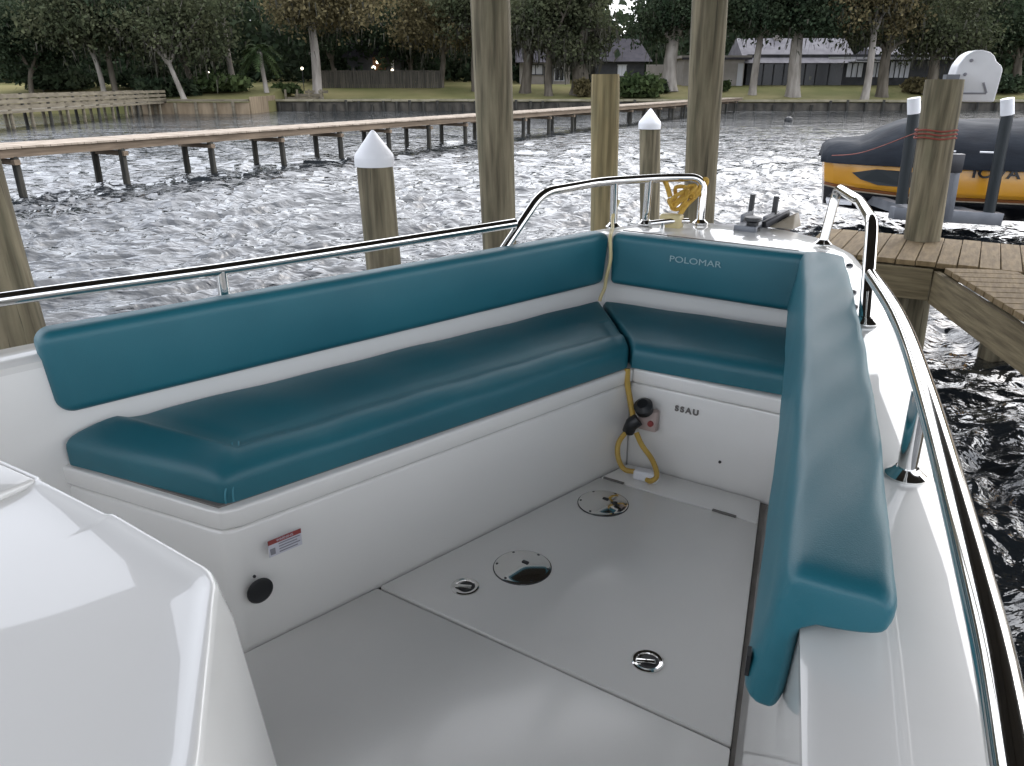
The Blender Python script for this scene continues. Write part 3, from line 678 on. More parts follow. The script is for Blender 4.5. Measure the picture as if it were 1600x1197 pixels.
# motor cover on the dock piling
def motor_cover():
    Y = 7.15; c = atY(1511, 159, Y); t = thing('lift_motor_cover', 'white rounded boat lift motor cover behind the dock piling', 'motor cover', tuple(c), R(-18))
    s = Y * .905 / FPX
    prof = [(-36, 0), (35, 0), (38, 48), (34, 54), (25, 60), (22, 67), (14, 73), (2, 76), (-10, 76), (-22, 69), (-31, 55), (-35, 33)]
    pl = [(x * s * .92, z * s) for x, z in prof]
    n = len(pl); dp = .17
    g = G().add([(x, -dp, z) for x, z in pl] + [(x, dp, z) for x, z in pl], [tuple(range(n)), tuple(range(2 * n - 1, n - 1, -1))] + [(i, (i + 1) % n, n + (i + 1) % n, n + i) for i in range(n)])
    build('housing', g, M['white'], t, bevel=.02, seg=4)
    for x, z in ((-12, 61), (-17, 41)): build('bolt', G().lathe([(.014, 0), (.014, .012), (.006, .018)], (x * s, -dp, z * s), 10, axis=(0, -1, 0)), M['grey'], t)
    build('moulded_rib', G().bar((-20 * s, -dp - .004, 13 * s), (18 * s, -dp - .004, 13 * s), .012, .014).bar((18.3 * s, -dp - .004, 13.6 * s), (11 * s, -dp - .004, 29 * s), .012, .014), M['grey'], t)
    build('bracket', G().box((-.2, -.22, .12), (.1, .16, .2)), M['alu'], t)
motor_cover()

# ------------------------------------------------------------------ L-shaped dock
def dock():
    z = .10; C = Vector((3.26, 5.81, z)); far0 = Vector((3.069, 7.249, z)); far1 = Vector((4.346, 6.495, z))
    e1 = (far1 - far0).normalized()                       # along the main dock
    nrm = Vector((-e1.y, e1.x, 0)); nrm = nrm if nrm.y > 0 else -nrm
    t = thing('l_shaped_dock', 'tan plank dock with a finger walk at the right of the bow', 'dock', (C.x, C.y, WZ), math.atan2(e1.y, e1.x))
    zz = z - WZ; wd = (far0 - C).dot(nrm)
    # main dock: boards run across it (local y), from local x -1.6 to 6
    g = G(); x = -1.0
    while x < 6.0:
        g.box((x + .068, wd / 2, zz - .02 + rnd.uniform(-.003, .003)), (.136, wd, .04)); x += .142
    build('deck_board', g, M['plank'], t, bevel=.004, seg=1)
    e2w = (Vector((3.052, 4.409, z)) - C); e2 = Vector((e2w.dot(e1), e2w.dot(nrm), 0)).normalized()   # finger edge, local
    perp = Vector((-e2.y, e2.x, 0)); perp = perp if perp.x > 0 else -perp
    # finger: boards across it, starting at the main dock's edge
    g = G(); s = .0
    while s < 5.0:
        a = e2 * (s + .068)
        p0 = a + perp * .004; p1 = a + perp * 1.3
        if p0.y < -.07:
            q1 = p1 if p1.y < -.01 else p0 + (p1 - p0) * max(.05, ((-.01 - p0.y) / (p1.y - p0.y)))
            g.bar((p0.x, p0.y, zz - .026), (q1.x, q1.y, zz - .026), .132, .04)
        s += .142
    build('finger_board', g, M['plank'], t, bevel=.004, seg=1)
    build('fascia', G().box((-.52, -.022, zz - .17), (1.0, .045, .24)), M['fascia'], t)
    a = e2 * .02; b = e2 * 5.0
    build('fascia', G().bar((a.x, a.y, zz - .185), (b.x, b.y, zz - .185), .045, .25), M['fascia'], t)
    build('fascia', G().box((2.5, wd + .025, zz - .17), (7.0, .045, .24)), M['fascia'], t)
    build('end_board', G().box((-1.03, wd / 2, zz - .17), (.045, wd, .24)), M['fascia'], t)
    for (x, y) in ((-.28, .22), (.55, .9), (4.0, .3), (4.0, wd - .2), (-.75, wd - .3)):
        build('pile', G().tube([(x, y, -1.5), (x, y, zz - .06)], .125, 16), M['pile'], t, smooth=True)
    p = e2 * 4.7 + perp * 1.0; build('pile', G().tube([(p.x, p.y, -1.5), (p.x, p.y, zz - .06)], .125, 16), M['pile'], t, smooth=True)
    build('joist', G().box((2.5, wd * .5, zz - .15), (7.0, .045, .2)), M['fascia'], t)
dock()

# ------------------------------------------------------------------ covered boat on the lift
def lift_boat():
    Y0 = 12.6; bow = atY(1283, 246, Y0); ax = R(-19.0)
    t = thing('wake_boat', 'orange and black wakeboard boat under a dark navy cover on the lift', 'boat', (bow.x + .27, Y0 + .62, bow.z), ax)
    L_ = 6.4; hb = 1.15
    # section: (half-beam factor, z) along the side; local x aft along the boat, y across (near side negative)
    def half(f): return hb * (0.48 + .52 * min(1, f / .3) ** .55)
    st = [0, .02, .08, .18, .3, .45, .6, .8, 1.0]
    def shell(zs, name, m, off=0.0):
        secs = []
        for f in st:
            hw = half(f) + off; rise = .10 * max(0, 1 - f / .3) ** 2; x = f * L_ - (0.0)
            row = []
            for (k, z) in zs: row.append((x + (.10 * (-z) if f < .05 else 0), -hw * k, z + rise * (1 if z < -.1 else 0)))
            for (k, z) in reversed(zs): row.append((x + (.10 * (-z) if f < .05 else 0), hw * k, z + rise * (1 if z < -.1 else 0)))
            secs.append(row)
        g = G().loft(secs, True, True); return build(name, g, m, t, bevel=.012, seg=2)
    shell([(1.0, .0), (1.0, -.20)], 'upper_band', M['hullblack'])
    shell([(.995, -.03), (1.012, -.10), (1.02, -.42), (.99, -.48)], 'side_panel', M['orange'])
    shell([(.99, -.483), (.965, -.535)], 'lower_band', M['maroon'])
    shell([(.955, -.545), (.90, -.62), (.55, -.85), (.02, -.92)], 'hull_bottom', M['hullblack'])
    shell([(1.0, -.525), (.99, -.545)], 'rub_stripe', M['tan'])
    # black swoosh graphic at the near side of the bow
    def side(x, z, off=.012):
        return (x, -(half(x / L_) * 1.02 + off), z)
    P = [(.42, -.20), (.75, -.13), (1.15, -.14), (1.6, -.18), (1.6, -.34), (1.2, -.37), (.8, -.36), (.55, -.29)]
    n = len(P); v = [side(x, z) for x, z in P] + [side(x, z, -.02) for x, z in P]
    build('swoosh_graphic', G().add(v, [tuple(range(n))] + [(i, n + i, n + (i + 1) % n, (i + 1) % n) for i in range(n)]), M['postblack'], t)
    for body, x in (('IOVA', 2.30), ('IGC', 3.12)):
        p = side(x, -.115, .016); text_mesh('lettering', body, .20, M['hullblack'], t, Matrix.Translation(Vector(p)) @ Matrix.Rotation(R(90), 4, 'X'), .004, 1.08, 1.25, .005)
    # cover: profile height along x
    prof = [(-.05, .0), (-.03, .14), (.04, .21), (.2, .25), (.5, .27), (.65, .33), (.85, .44), (1.05, .53), (1.2, .57), (1.6, .57), (2.0, .56), (2.4, .57), (2.7, .58), (2.9, .62), (3.2, .78), (3.7, .95), (4.8, .95), (5.6, .7), (6.3, .35), (6.45, .05)]
    prof = [(x, interp(prof, x)) for x in sorted(set([p[0] for p in prof] + [i * .07 for i in range(92)]))]
    secs = []
    for x, h in prof:
        f = min(max(x / L_, 0), 1); hw = half(f) + .05; row = []
        for q in range(25):
            s = -1 + 2 * q / 24; a = abs(s)
            z = -.05 + (h + .05) * (1 - a ** 2.6) ** .62 + .034 * (abs(math.sin(4.5 * s + x * 3.3)) - .5) * (1 - a) + .022 * (abs(math.sin(7 * s - x * 5)) - .5) * a * (1 - a ** 4) - .03 * abs(math.sin(x * 4)) * a * (1 - a)
            row.append((x, hw * math.copysign(min(1, a ** .8), s), z))
        row = [(x, -hw, -.075)] + row + [(x, hw, -.075)]
        secs.append(row)
    cv = build('cover', G().loft(secs, False), M['cover'], t, smooth=True, angle=60)
    for x0, x1 in ((1.25, 1.75), (2.05, 2.35)):
        build('strap', G().tube([(x, -(half(x / L_) + .045) * .93, .17) for x in np.linspace(x0, x1, 5)], .016, 6), M['white'], cv)
    build('swim_step', G().box((.30, -.55, -.66), (.36, .7, .05)), M['white'], t)
lift_boat()
def boat_lift():
    c = atY(1480, 336, 10.9); t = thing('boat_lift', 'grey aluminium boat lift cradle with black guide posts capped in white', 'boat lift', (c.x, c.y, WZ), 0)
    zc = c.z - WZ
    def gp(pxb, pyb, pxt, pyt, pyc):
        b = atY(pxb, pyb, 10.9) - c; k = atY(pxt, pyc, 10.9) - c; e = atY(pxt, pyt, 10.9) - c
        o = Vector((0, 0, zc))
        p = build('guide_post', G().tube([b + o, k + o], .075, 12), M['postblack'], t, smooth=True)
        d = (e - k); build('post_cap', G().tube([k + o + d * .02, e + o], .082, 12), M['white'], p, smooth=True)
    gp(1408, 318, 1428, 153, 178); gp(1545, 332, 1574, 154, 180)
    a = atY(1393, 332, 10.9) - c; b = atY(1562, 342, 10.9) - c; o = Vector((0, 0, zc))
    build('cradle_beam', G().bar(a + o, b + o, .16, .17), M['alu'], t, bevel=.01)
    build('cross_beam', G().bar(a + o + Vector((.35, .1, -.02)), a + o + Vector((.35, 2.6, -.02)), .14, .14).bar(b + o + Vector((-.25, .1, 0)), b + o + Vector((-.25, 2.6, 0)), .14, .14), M['alu'], t)
    f = atY(1480, 345, 10.6) - c; h = atY(1497, 242, 10.6) - c
    build('track_post', G().bar(f + o, h + o, .13, .07, up=(1, 0, 0)), M['alu'], t, bevel=.008)
    build('pulley_box', G().box(tuple(h + o + Vector((-.05, -.08, -.1))), (.16, .1, .24)), M['darkmetal'], t, bevel=.01)
boat_lift()
def float_marker():
    p = at(1232, 190, WZ); t = thing('mooring_float', 'small dark float on the water before the ranch house seawall', 'float', (p.x, p.y, WZ))
    build('ball', G().lathe([(.01, -.2), (.2, -.1), (.26, .05), (.2, .22), (.03, .3)], n=12), M['black'], t, smooth=True)
    build('stem', G().tube([(0, 0, .28), (0, 0, .5)], .03, 6), M['black'], t)
float_marker()

# ------------------------------------------------------------------ the boat (local frame: x = starboard, y = forward, z up)
HD = R(33.4)
BO = (-1.08, 1.5, WZ)                                   # origin (v, u, z) at the waterline amidships
def W(v, u, z): return Vector((u * math.sin(HD) + v * math.cos(HD), u * math.cos(HD) - v * math.sin(HD), z))
boat = thing('motor_boat', 'white open-bow motor boat with teal seats and stainless rails, seen from aboard', 'boat', W(*BO), -HD)
def bb(name, g, m, parent=None, **k):
    return build(name, G().add([(v[0] - BO[0], v[1] - BO[1], v[2] - BO[2]) for v in g.v], g.f), m, parent or boat, **k)
DZ = .715
outer = [(.30, -4.5), (.31, -2), (.27, 0), (.15, .62), (.08, .93), (-.03, 1.48), (-.14, 1.98), (-.245, 2.38), (-.39, 2.9), (-.53, 3.25), (-.70, 3.47), (-.88, 3.58), (-1.08, 3.60), (-1.24, 3.56), (-1.42, 3.45), (-1.56, 3.28), (-1.68, 3.0), (-1.83, 2.5), (-1.99, 1.9), (-2.14, 1.4), (-2.27, .93), (-2.36, .5), (-2.44, 0), (-2.5, -2), (-2.5, -4.5)]
inner = [(.08, -4.3), (.08, -2), (.06, 0), (-.06, .62), (-.142, .93), (-.275, 1.48), (-.395, 1.98), (-.49, 2.38), (-.60, 2.9), (-.625, 3.02), (-.64, 3.08), (-.85, 3.09), (-1.08, 3.09), (-1.24, 3.09), (-1.42, 3.09), (-1.52, 3.08), (-1.57, 3.0), (-1.69, 2.5), (-1.85, 1.9), (-1.985, 1.4), (-2.11, .93), (-2.19, .5), (-2.26, 0), (-2.3, -2), (-2.3, -4.3)]
base = [(.02, -4.3), (.02, -2), (.01, 0), (-.11, .62), (-.185, .93), (-.315, 1.48), (-.432, 1.98), (-.528, 2.38), (-.60, 2.9), (-.625, 3.02), (-.64, 3.08), (-.85, 3.085), (-1.08, 3.085), (-1.24, 3.085), (-1.42, 3.085), (-1.52, 3.08), (-1.54, 3.0), (-1.67, 2.5), (-1.83, 1.9), (-1.96, 1.4), (-2.08, .93), (-2.16, .5), (-2.23, 0), (-2.27, -2), (-2.27, -4.3)]
def ring(tab, z): return [(p[0], p[1], z if not callable(z) else z(p)) for p in tab]
def sc(tab, k, dz): return [(-1.08 + (p[0] + 1.08) * k, p[1] - (1 - k) * .8 * max(0, p[1] - 1.5)) for p in tab]
def zo(p): return DZ - .012 + .038 * max(0, p[1] - 1.8)
def zd(p): return DZ + .038 * max(0, p[1] - 1.8)
oin = [(lerp(a[0], b[0], .10), lerp(a[1], b[1], .10)) for a, b in zip(outer, inner)]
iin = [(lerp(b[0], a[0], .10), lerp(b[1], a[1], .10)) for a, b in zip(outer, inner)]
# hull skin: topsides from the rub line down below the water
bb('hull', G().loft([ring(outer, lambda p: zo(p) - .03), ring(outer, lambda p: zo(p) - .10), ring(sc(outer, .97, 0), .3), ring(sc(outer, .86, 0), -.5), ring(sc(outer, .72, 0), -1.1)], True, False), M['gel'], smooth=True)
bb('rub_rail', G().loft([ring(outer, lambda p: zo(p) - .028), ring([(-1.08 + (p[0] + 1.08) * 1.012, p[1] + .012) for p in outer], lambda p: zo(p) - .05), ring(outer, lambda p: zo(p) - .075)], True, False), M['alu'], smooth=True)
bb('gunwale', G().loft([ring(outer, lambda p: zo(p) - .03), ring(outer, zo), ring(oin, zd), ring(iin, zd), ring(inner, lambda p: zd(p) - .012), ring(inner, lambda p: zd(p) - .03)], True, False), M['deck'], smooth=True, angle=50)
bb('inner_liner', G().loft([ring(inner, lambda p: zd(p) - .03), ring([(lerp(a[0], b[0], .5), lerp(a[1], b[1], .5)) for a, b in zip(inner, base)], .35), ring(base, .06), ring([(lerp(a[0], -1.08, .012), a[1] - .004) for a in base], -.02)], True, False), M['gel'], smooth=True, angle=50)
# floor: sole under everything, then panels 4-10 mm proud with gaps between
bb('sole', G().add([(p[0], p[1], -.03) for p in base], [tuple(range(len(base)))]), M['gap'])
def pv(u): return interp([(-4.3, -2.27), (.9, -1.50), (.958, -1.485), (2.507, -1.106)], u) if u > .9 else -2.22
def sv(u): return interp([(-4.3, -.02), (0, -.02), (.62, -.135), (1.315, -.297), (2.51, -.583)], u)
def panel(name, corners, m, parent=None, z=0.0, bev=.006):
    return bb(name, G().prism(corners, z - .025, z), m, parent, bevel=bev, seg=2)
gp_ = .004
panel('floor', [(-2.20, .86), (-2.22, -4.2), (sv(-4.2), -4.2), (sv(0), 0), (sv(.62), .62), (sv(1.365), 1.365), (pv(1.365) + .006, 1.365), (-1.482, .955), (-1.52, .93)], M['floor'])
hatch = panel('floor_hatch', [(pv(1.375) + .006, 1.375), (sv(1.375), 1.375), (sv(2.335), 2.335), (pv(2.335) + .006, 2.335)], M['floor'], z=.001)
panel('forward_floor', [(pv(2.342) + .006, 2.342), (sv(2.342), 2.342), (sv(2.50), 2.500), (pv(2.50) + .006, 2.500)], M['floor'])
bb('gutter', G().add([(sv(0) + .002, 0, -.012), (sv(.62) + .002, .62, -.012), (sv(1.4) + .002, 1.4, -.012), (sv(2.5) + .002, 2.5, -.012), (sv(2.5) + .05, 2.5, -.012), (sv(1.4) + .05, 1.4, -.012), (sv(.62) + .05, .62, -.012), (sv(0) + .06, 0, -.012)],
      [(0, 7, 6, 1), (1, 6, 5, 2), (2, 5, 4, 3)]), M['gutter'])
for v, u in ((-1.085, 2.339), (-.66, 2.339)):
    bb('hinge', G().box((v, u, .002), (.085, .012, .006)), M['gap'], hatch, bevel=.002, seg=1)
def access_plate(v, u, r):
    p = bb('access_plate', G().lathe([(r, .0), (r, .003), (r * .96, .0045), (r * .92, .0044), (r * .8, .0070), (r * .6, .0102), (r * .4, .0128), (r * .2, .0147), (r * .08, .0153), (.001, .0154)], (v, u, .001), 40), M['chrome'], hatch, smooth=True, angle=25)
    bb('rim_gap', G().lathe([(r + .003, .0002), (r + .003, .0012), (r - .002, .0012), (r - .002, .0002)], (v, u, .001), 40), M['darkmetal'], p)
    for k in range(6):
        a = k * math.pi / 3 + .4
        bb('screw', G().lathe([(.0045, .004), (.0045, .0068), (.002, .0075)], (v + math.cos(a) * r * .9, u + math.sin(a) * r * .9, -.0002), 8), M['darkmetal'], p)
    bb('turn_knob', G().box((v + .005, u + .01, .0165), (.022, .012, .006)), M['darkmetal'], p, bevel=.002)
access_plate(-1.042, 2.168, .088); access_plate(-1.073, 1.685, .088)
def latch(v, u):
    r = .042
    p = bb('latch', G().lathe([(r, 0), (r, .004), (r * .9, .0065), (r * .72, .005), (r * .68, .0015), (.001, .001)], (v, u, .001), 28), M['chrome'], hatch, smooth=True, angle=30)
    bb('latch_well', G().lathe([(r * .62, .0016), (.001, .0019)], (v + .004, u + .003, .001), 20), M['black'], p)
    bb('lift_ring', G().box((v - .004, u - .004, .0055), (r * 1.2, .014, .005), rz=R(25)), M['chrome'], p, bevel=.002)
latch(-1.161, 1.508); latch(-.579, 1.515)

# bench boxes
PF0, PF1 = (-1.488, .958), (-1.109, 2.507)
bt = [(-2.13, .905), (-1.575, .985), (-1.535, .995), (-1.512, 1.03), (-1.113, 2.507), (-1.109 - .3, 2.9), (-1.60, 2.98)]
bo_ = [(-2.10, .86), (-1.54, .93), (-1.505, .938), (-1.484, .965), PF1, (-1.109 - .3, 2.9), (-1.60, 2.98)]
bench = bb('bench_box', G().loft([ring(bo_, -.02), ring([(lerp(a[0], b[0], .5), lerp(a[1], b[1], .5)) for a, b in zip(bo_, bt)], .15), ring(bt, .335)], True, True), M['gel'], bevel=.012, seg=3)
bb('bench_lid', G().prism([(-2.13, .900), (-1.57, .980), (-1.530, .990), (-1.507, 1.026), (-1.108, 2.509), (-1.109 - .3, 2.9), (-1.60, 2.98)], .338, .396), M['gel'], bench, bevel=.009, seg=3)
bow_box = bb('bow_seat_box', G().prism([(-1.112, 2.511), (-.548, 2.512), (-.56, 3.08), (-1.50, 3.08)], -.02, .335), M['gel'], bevel=.008, seg=2)
bb('bow_seat_lid', G().prism([(-1.106, 2.505), (-.548, 2.507), (-.56, 3.075), (-1.50, 3.075)], .338, .396), M['gel'], bow_box, bevel=.010, seg=3)

# padded panels
def cushion(name, quad, nrm, z_side, z_full, radii, m, wob=.002, n=(40, 26), parent=None, seed=1, creases=None, rc=.0):
    """quad: 4 points of the back face (s along 0-1, t along 0-3); radii for sides t0, s1, t1, s0"""
    Q = [Vector(q) for q in quad]; nr = Vector(nrm).normalized(); rs = np.random.RandomState(seed); ph = rs.rand(8) * 6.28
    Ls = ((Q[1] - Q[0]).length + (Q[2] - Q[3]).length) / 2; Lt = ((Q[3] - Q[0]).length + (Q[2] - Q[1]).length) / 2
    def ticks(Ln, r0, r1, k):
        a = [r0 * (1 - math.cos(math.pi / 2 * i / 7)) for i in range(8)]; b = [Ln - r1 * (1 - math.cos(math.pi / 2 * i / 7)) for i in range(7, -1, -1)]
        m_ = [lerp(a[-1], b[0], i / k) for i in range(1, k)]; return [x / Ln for x in a + m_ + b]
    ss = ticks(Ls, radii[3], radii[1], n[0]); ts = ticks(Lt, radii[0], radii[2], n[1])
    def pr(d, r): return 1.0 if d >= r else max(0, 1 - (1 - d / r) ** 2.5) ** .42
    ns, nn_ = len(ss), len(ts); vs = []
    for t in ts:
        for s in ss:
            p = Q[0].lerp(Q[1], s).lerp(Q[3].lerp(Q[2], s), t)
            if rc:
                a = max(0, 1 - min(s, 1 - s) * Ls / rc); b = max(0, 1 - min(t, 1 - t) * Lt / rc)
                if a > 0 and b > 0:
                    da = (a - a * math.sqrt(1 - b * b / 2)) * rc / Ls; db = (b - b * math.sqrt(1 - a * a / 2)) * rc / Lt
                    s2 = s + da * (1 if s < .5 else -1); t2 = t + db * (1 if t < .5 else -1)
                    p = Q[0].lerp(Q[1], s2).lerp(Q[3].lerp(Q[2], s2), t2)
            q = pr(t * Lt, radii[0]) * pr((1 - t) * Lt, radii[2]) * pr(s * Ls, radii[3]) * pr((1 - s) * Ls, radii[1])
            crown = .006 * math.sin(math.pi * s) * math.sin(math.pi * t)
            wv = wob * (math.sin(s * Ls * 9 + ph[0] + 2 * t) * math.sin(t * Lt * 7 + ph[1]) + .6 * math.sin(s * Ls * 21 + t * Lt * 8 + ph[2]))
            if creases: wv += creases(s, t)
            vs.append(p + nr * (z_side + (z_full - z_side + crown + wv) * q))
    fs = [(j * ns + i, j * ns + i + 1, (j + 1) * ns + i + 1, (j + 1) * ns + i) for j in range(nn_ - 1) for i in range(ns - 1)]
    edge = [i for i in range(ns)] + [j * ns + ns - 1 for j in range(1, nn_)] + [(nn_ - 1) * ns + i for i in range(ns - 2, -1, -1)] + [j * ns for j in range(nn_ - 2, 0, -1)]
    o = len(vs); c = sum(Q, Vector()) / 4
    vs += [vs[e] - nr * (z_side - .004 if z_side > .006 else z_side) + (0 * nr) for e in edge]
    k = len(edge); fs += [(edge[i], o + i, o + (i + 1) % k, edge[(i + 1) % k]) for i in range(k)] + [tuple(o + i for i in range(k))]
    return bb(name, G().add(vs, fs), m, parent, smooth=True, angle=75)
SZ = .398
def cr(s, t):
    m = min(s * 1.75 / .120, t * .60 / .105)
    A_ = .013 if s * 1.75 / .120 < t * .60 / .105 else .007
    ridge = A_ * math.exp(-((m - .95) / .42) ** 2) if m < .95 else A_ * math.exp(-((m - .95) / .15) ** 2)
    ridge -= .004 * math.exp(-((m - 1.5) / .25) ** 2)
    return ridge - .004 * max(0, 1 - abs(s - .965) / .02) * (t < .5) + .003 * math.sin(60 * s + 5 * t) * max(0, (s - .85) / .15) * max(0, 1 - t * 2)
seat1 = cushion('seat_cushion', [(-1.535, 1.015, SZ), (-1.118, 2.492, SZ), (-1.497, 2.972, SZ), (-2.103, .912, SZ)], (0, 0, 1), .052, .100, (.11, .02, .03, .10), M['teal'], parent=None, seed=3, rc=.03, creases=cr, n=(150, 56))
def sp(P, r=.0024): return G().tube(smooth_path(P, 6), r, 6)
bb('seam', sp([(-1.538, 1.018, .404), (-1.537, 1.02, .436), (-1.552, 1.055, .472), (-1.60, 1.10, .494), (-1.645, 1.135, .4985)]), M['teal_seam'], seat1)
bb('seam', sp([(-1.530, 1.035, .404), (-1.529, 1.037, .438), (-1.543, 1.068, .473), (-1.59, 1.112, .495), (-1.635, 1.148, .4985)]), M['teal_seam'], seat1)
bb('cushion_gap_shade', G().prism([(-2.10, .925), (-1.545, 1.0), (-1.125, 2.48), (-1.49, 2.95)], .3965, .402), M['gap'], seat1)  # dark sheet standing in for the shadow gap between cushion and lid
seat2 = cushion('bow_seat_cushion', [(-1.108, 2.492, SZ), (-.556, 2.530, SZ), (-.62, 3.03, SZ), (-1.487, 2.985, SZ)], (0, 0, 1), .05, .098, (.09, .02, .03, .02), M['teal'], seed=5, n=(40, 26))
# backrests: back-face quad, normal pointing into the cockpit
pn = Vector((.96, -.27, 0))
def PB(u, z, off): # port backrest back face
    v = lerp(-2.15, -1.565, (u - .93) / (3.05 - .93)); return (v + pn.x * off, u + pn.y * off, z)
back1 = cushion('backrest', [PB(.940, .545, 0), PB(3.04, .555, 0), PB(3.07, .785, 0), PB(.925, .785, 0)], pn, .03, .072, (.03, .025, .034, .045), M['teal'], rc=.045, seed=8, n=(90, 14), wob=.0012)
back2 = cushion('bow_backrest', [(-.635, 3.085, .555), (-1.475, 3.085, .56), (-1.475, 3.085, .785), (-.61, 3.085, .785)], (0, -1, 0), .03, .072, (.03, .025, .034, .025), M['teal'], rc=.025, seed=9, n=(40, 14), wob=.0012)
lm = Matrix.Translation(Vector((-1.085 - BO[0], 3.0045 - BO[1], .709 - BO[2]))) @ Matrix.Rotation(R(90), 4, 'X')
text_mesh('embroidered_logo', 'POLOMAR', .036, M['silver_thread'], back2, lm, .0008, 1.0, 1.32)

# starboard coaming bolster: L-shaped pad over the gunwale and down the inside
def bolster():
    prof = [(0.000, -.006), (-.014, .012), (-.010, .06), (.002, .13), (.008, .19), (.014, .218), (.026, .236), (.050, .243), (.10, .245), (.138, .243), (.154, .232), (.158, .205), (.150, .182), (.120, .168), (.075, .158), (.058, .150), (.050, .13), (.046, .06), (.042, .015), (.028, -.006)]
    P = [Vector((p[0], 0, p[1])) for p in prof]
    P = smooth_path(P + [P[0]], 3)[:-1]
    cen = Vector((.05, 0, .15)); secs = []; us = [.912, .9135, .917, .923, .931, .942, .965] + list(np.linspace(1.0, 2.96, 60)) + [2.985, 2.995]
    for i, u in enumerate(us):
        vi = lerp(-.190, -.668, (u - .93) / 2.02) + (.012 * math.sin(math.pi * (u - .93) / 2.0)); k = 1.0
        e = (u - .912) / .042
        shrink = 0 if e >= 1 else .018 * (1 - math.sqrt(max(0, 1 - (1 - e) ** 2)))
        row = []
        for q, p in enumerate(P):
            nx = P[(q + 1) % len(P)] - P[q - 1]; nv = Vector((nx.z, 0, -nx.x)).normalized()
            if nv.dot(p - cen) < 0 and abs(p.x - .05) > .02 and p.z > .15: nv = nv
            pp = p + nv * shrink * -1 if False else p
            # inward shrink toward the local spine of the L
            spn = Vector((min(max(p.x, .04), .13), 0, .205)) if p.z > .155 else Vector((.018 + .1 * p.z, 0, min(max(p.z, .02), .2)))
            d = spn - p; pp = p + (d.normalized() * min(shrink, d.length * .9) if d.length > 1e-6 else d)
            wv = .0015 * math.sin(u * 11 + q * .35) + .001 * math.sin(u * 23 - q)
            if u > 2.0: hk = 1.0
            row.append((vi + pp.x + (.008 * min(1, (u - .9) / .6) if p.x > .1 else 0) * (p.x / .155) + wv * .5, u, .562 + pp.z + wv))
        secs.append(row)
    o = bb('coaming_pad', G().loft(secs, True, True), M['teal'], smooth=True, angle=50)
    bb('care_tag', G().box((-.2045, .936, .612), (.006, .022, .036), rz=R(14)), M['black'], o)
    return o
bolster()

# console in the foreground
def console():
    z = .82
    top = [(-1.41, .478), (-1.21, .486), (-1.205, .482), (-1.015, .482), (-1.008, .488), (-.775, .478), (-.748, .466), (-.64, .375), (-.515, .270), (-.40, .02), (-.36, -.5), (-.36, -1.4), (-1.8, -1.4), (-1.8, -.5), (-1.76, .02), (-1.64, .27)]
    def rnd_poly(P, r=.035, k=4):
        out = []; n = len(P)
        for i in range(n):
            p = Vector((*P[i], 0)); a = Vector((*P[i - 1], 0)) - p; b = Vector((*P[(i + 1) % n], 0)) - p
            q = min(r, a.length * .4, b.length * .4); s_ = p + a.normalized() * q; e_ = p + b.normalized() * q
            for j in range(k + 1):
                t_ = j / k; w_ = (1 - t_) ** 2 * s_ + 2 * t_ * (1 - t_) * p + t_ * t_ * e_; out.append((w_.x, w_.y))
        return out
    top = rnd_poly(top)
    def off(k): return [(-1.08 + (p[0] + 1.08) * (1 + k), (p[1] + .4) * (1 + k * .6) - .4) for p in top]
    def dome(p):
        return .0
    secs = [ring(off(.13), -.01), ring(off(.125), .03), ring(off(.07), .45), ring(off(.02), z - .06), ring(off(.006), z - .024), ring(off(.003), z - .012), ring(off(0), z - .004), ring(off(-.005), z - .0005), ring(off(-.010), z), ring(off(-.016), z - .0005), ring(off(-.026), z - .004), ring(off(-.05), z - .008), ring(off(-.09), z - .0100), ring(off(-.13), z - .0105), ring(off(-.3), z - .0105), ring(off(-.6), z - .0105), ring(off(-.95), z - .0105)]
    c = bb('console', G().loft(secs, True, True), M['gel'], smooth=True, angle=60)
    bb('windscreen_foot', G().box((-1.30, .435, z - .004), (.20, .075, .014), rz=R(2)), M['deck'], c, bevel=.006, seg=3)
console()

# rails
def rail(name, path, r=.019, fil=.07, n=16, legs=(), feet=()):
    p = bb(name, G().tube(fillet(path, fil, 8) if fil else path, r, n), M['chrome'], smooth=True, angle=60)
    for a, b in legs:
        l = bb('post', G().tube([a, b], r * .9, 14), M['chrome'], p, smooth=True)
        d = (Vector(b) - Vector(a)); bb('post_base', G().lathe([(.036, 0), (.036, .004), (.026, .012), (.02, .02)], b, 20), M['chrome'], l, smooth=True)
    for b in feet: bb('foot_base', G().lathe([(.036, 0), (.036, .004), (.026, .012), (.02, .02)], b, 20), M['chrome'], p, smooth=True)
    return p
g_ = DZ + .024
rail('bow_rail', [(-.66, 3.30, g_ + .04), (-.645, 3.355, 1.0), (-.50, 3.02, .998), (-.385, 2.60, .995), (-.325, 2.37, g_)], fil=.06, feet=((-.66, 3.30, g_ + .04), (-.325, 2.37, g_)))
rail('side_rail', smooth_path([(-.335, 2.41, .872), (-.20, 1.95, .884), (-.09, 1.48, .89), (.03, .90, .892), (.082, .60, .892), (.16, 0.0, .89), (.19, -1.2, .89)], 8), fil=.0,
     legs=(((-.088, 1.46, .885), (-.086, 1.46, DZ)), ((.12, .30, .885), (.12, .30, DZ))))
pr_ = rail('bow_rail', [(-1.255, 3.50, g_ + .04), (-1.262, 3.52, .985), (-1.42, 3.40, .985), (-1.585, 3.12, .985), (-1.665, 2.75, .975), (-1.722, 2.51, g_)], fil=.07, feet=((-1.255, 3.50, g_ + .04), (-1.722, 2.51, g_)),
     legs=(((-1.55, 3.18, .985), (-1.55, 3.19, g_ + .04)), ((-1.455, 3.34, .985), (-1.46, 3.34, g_ + .04))))
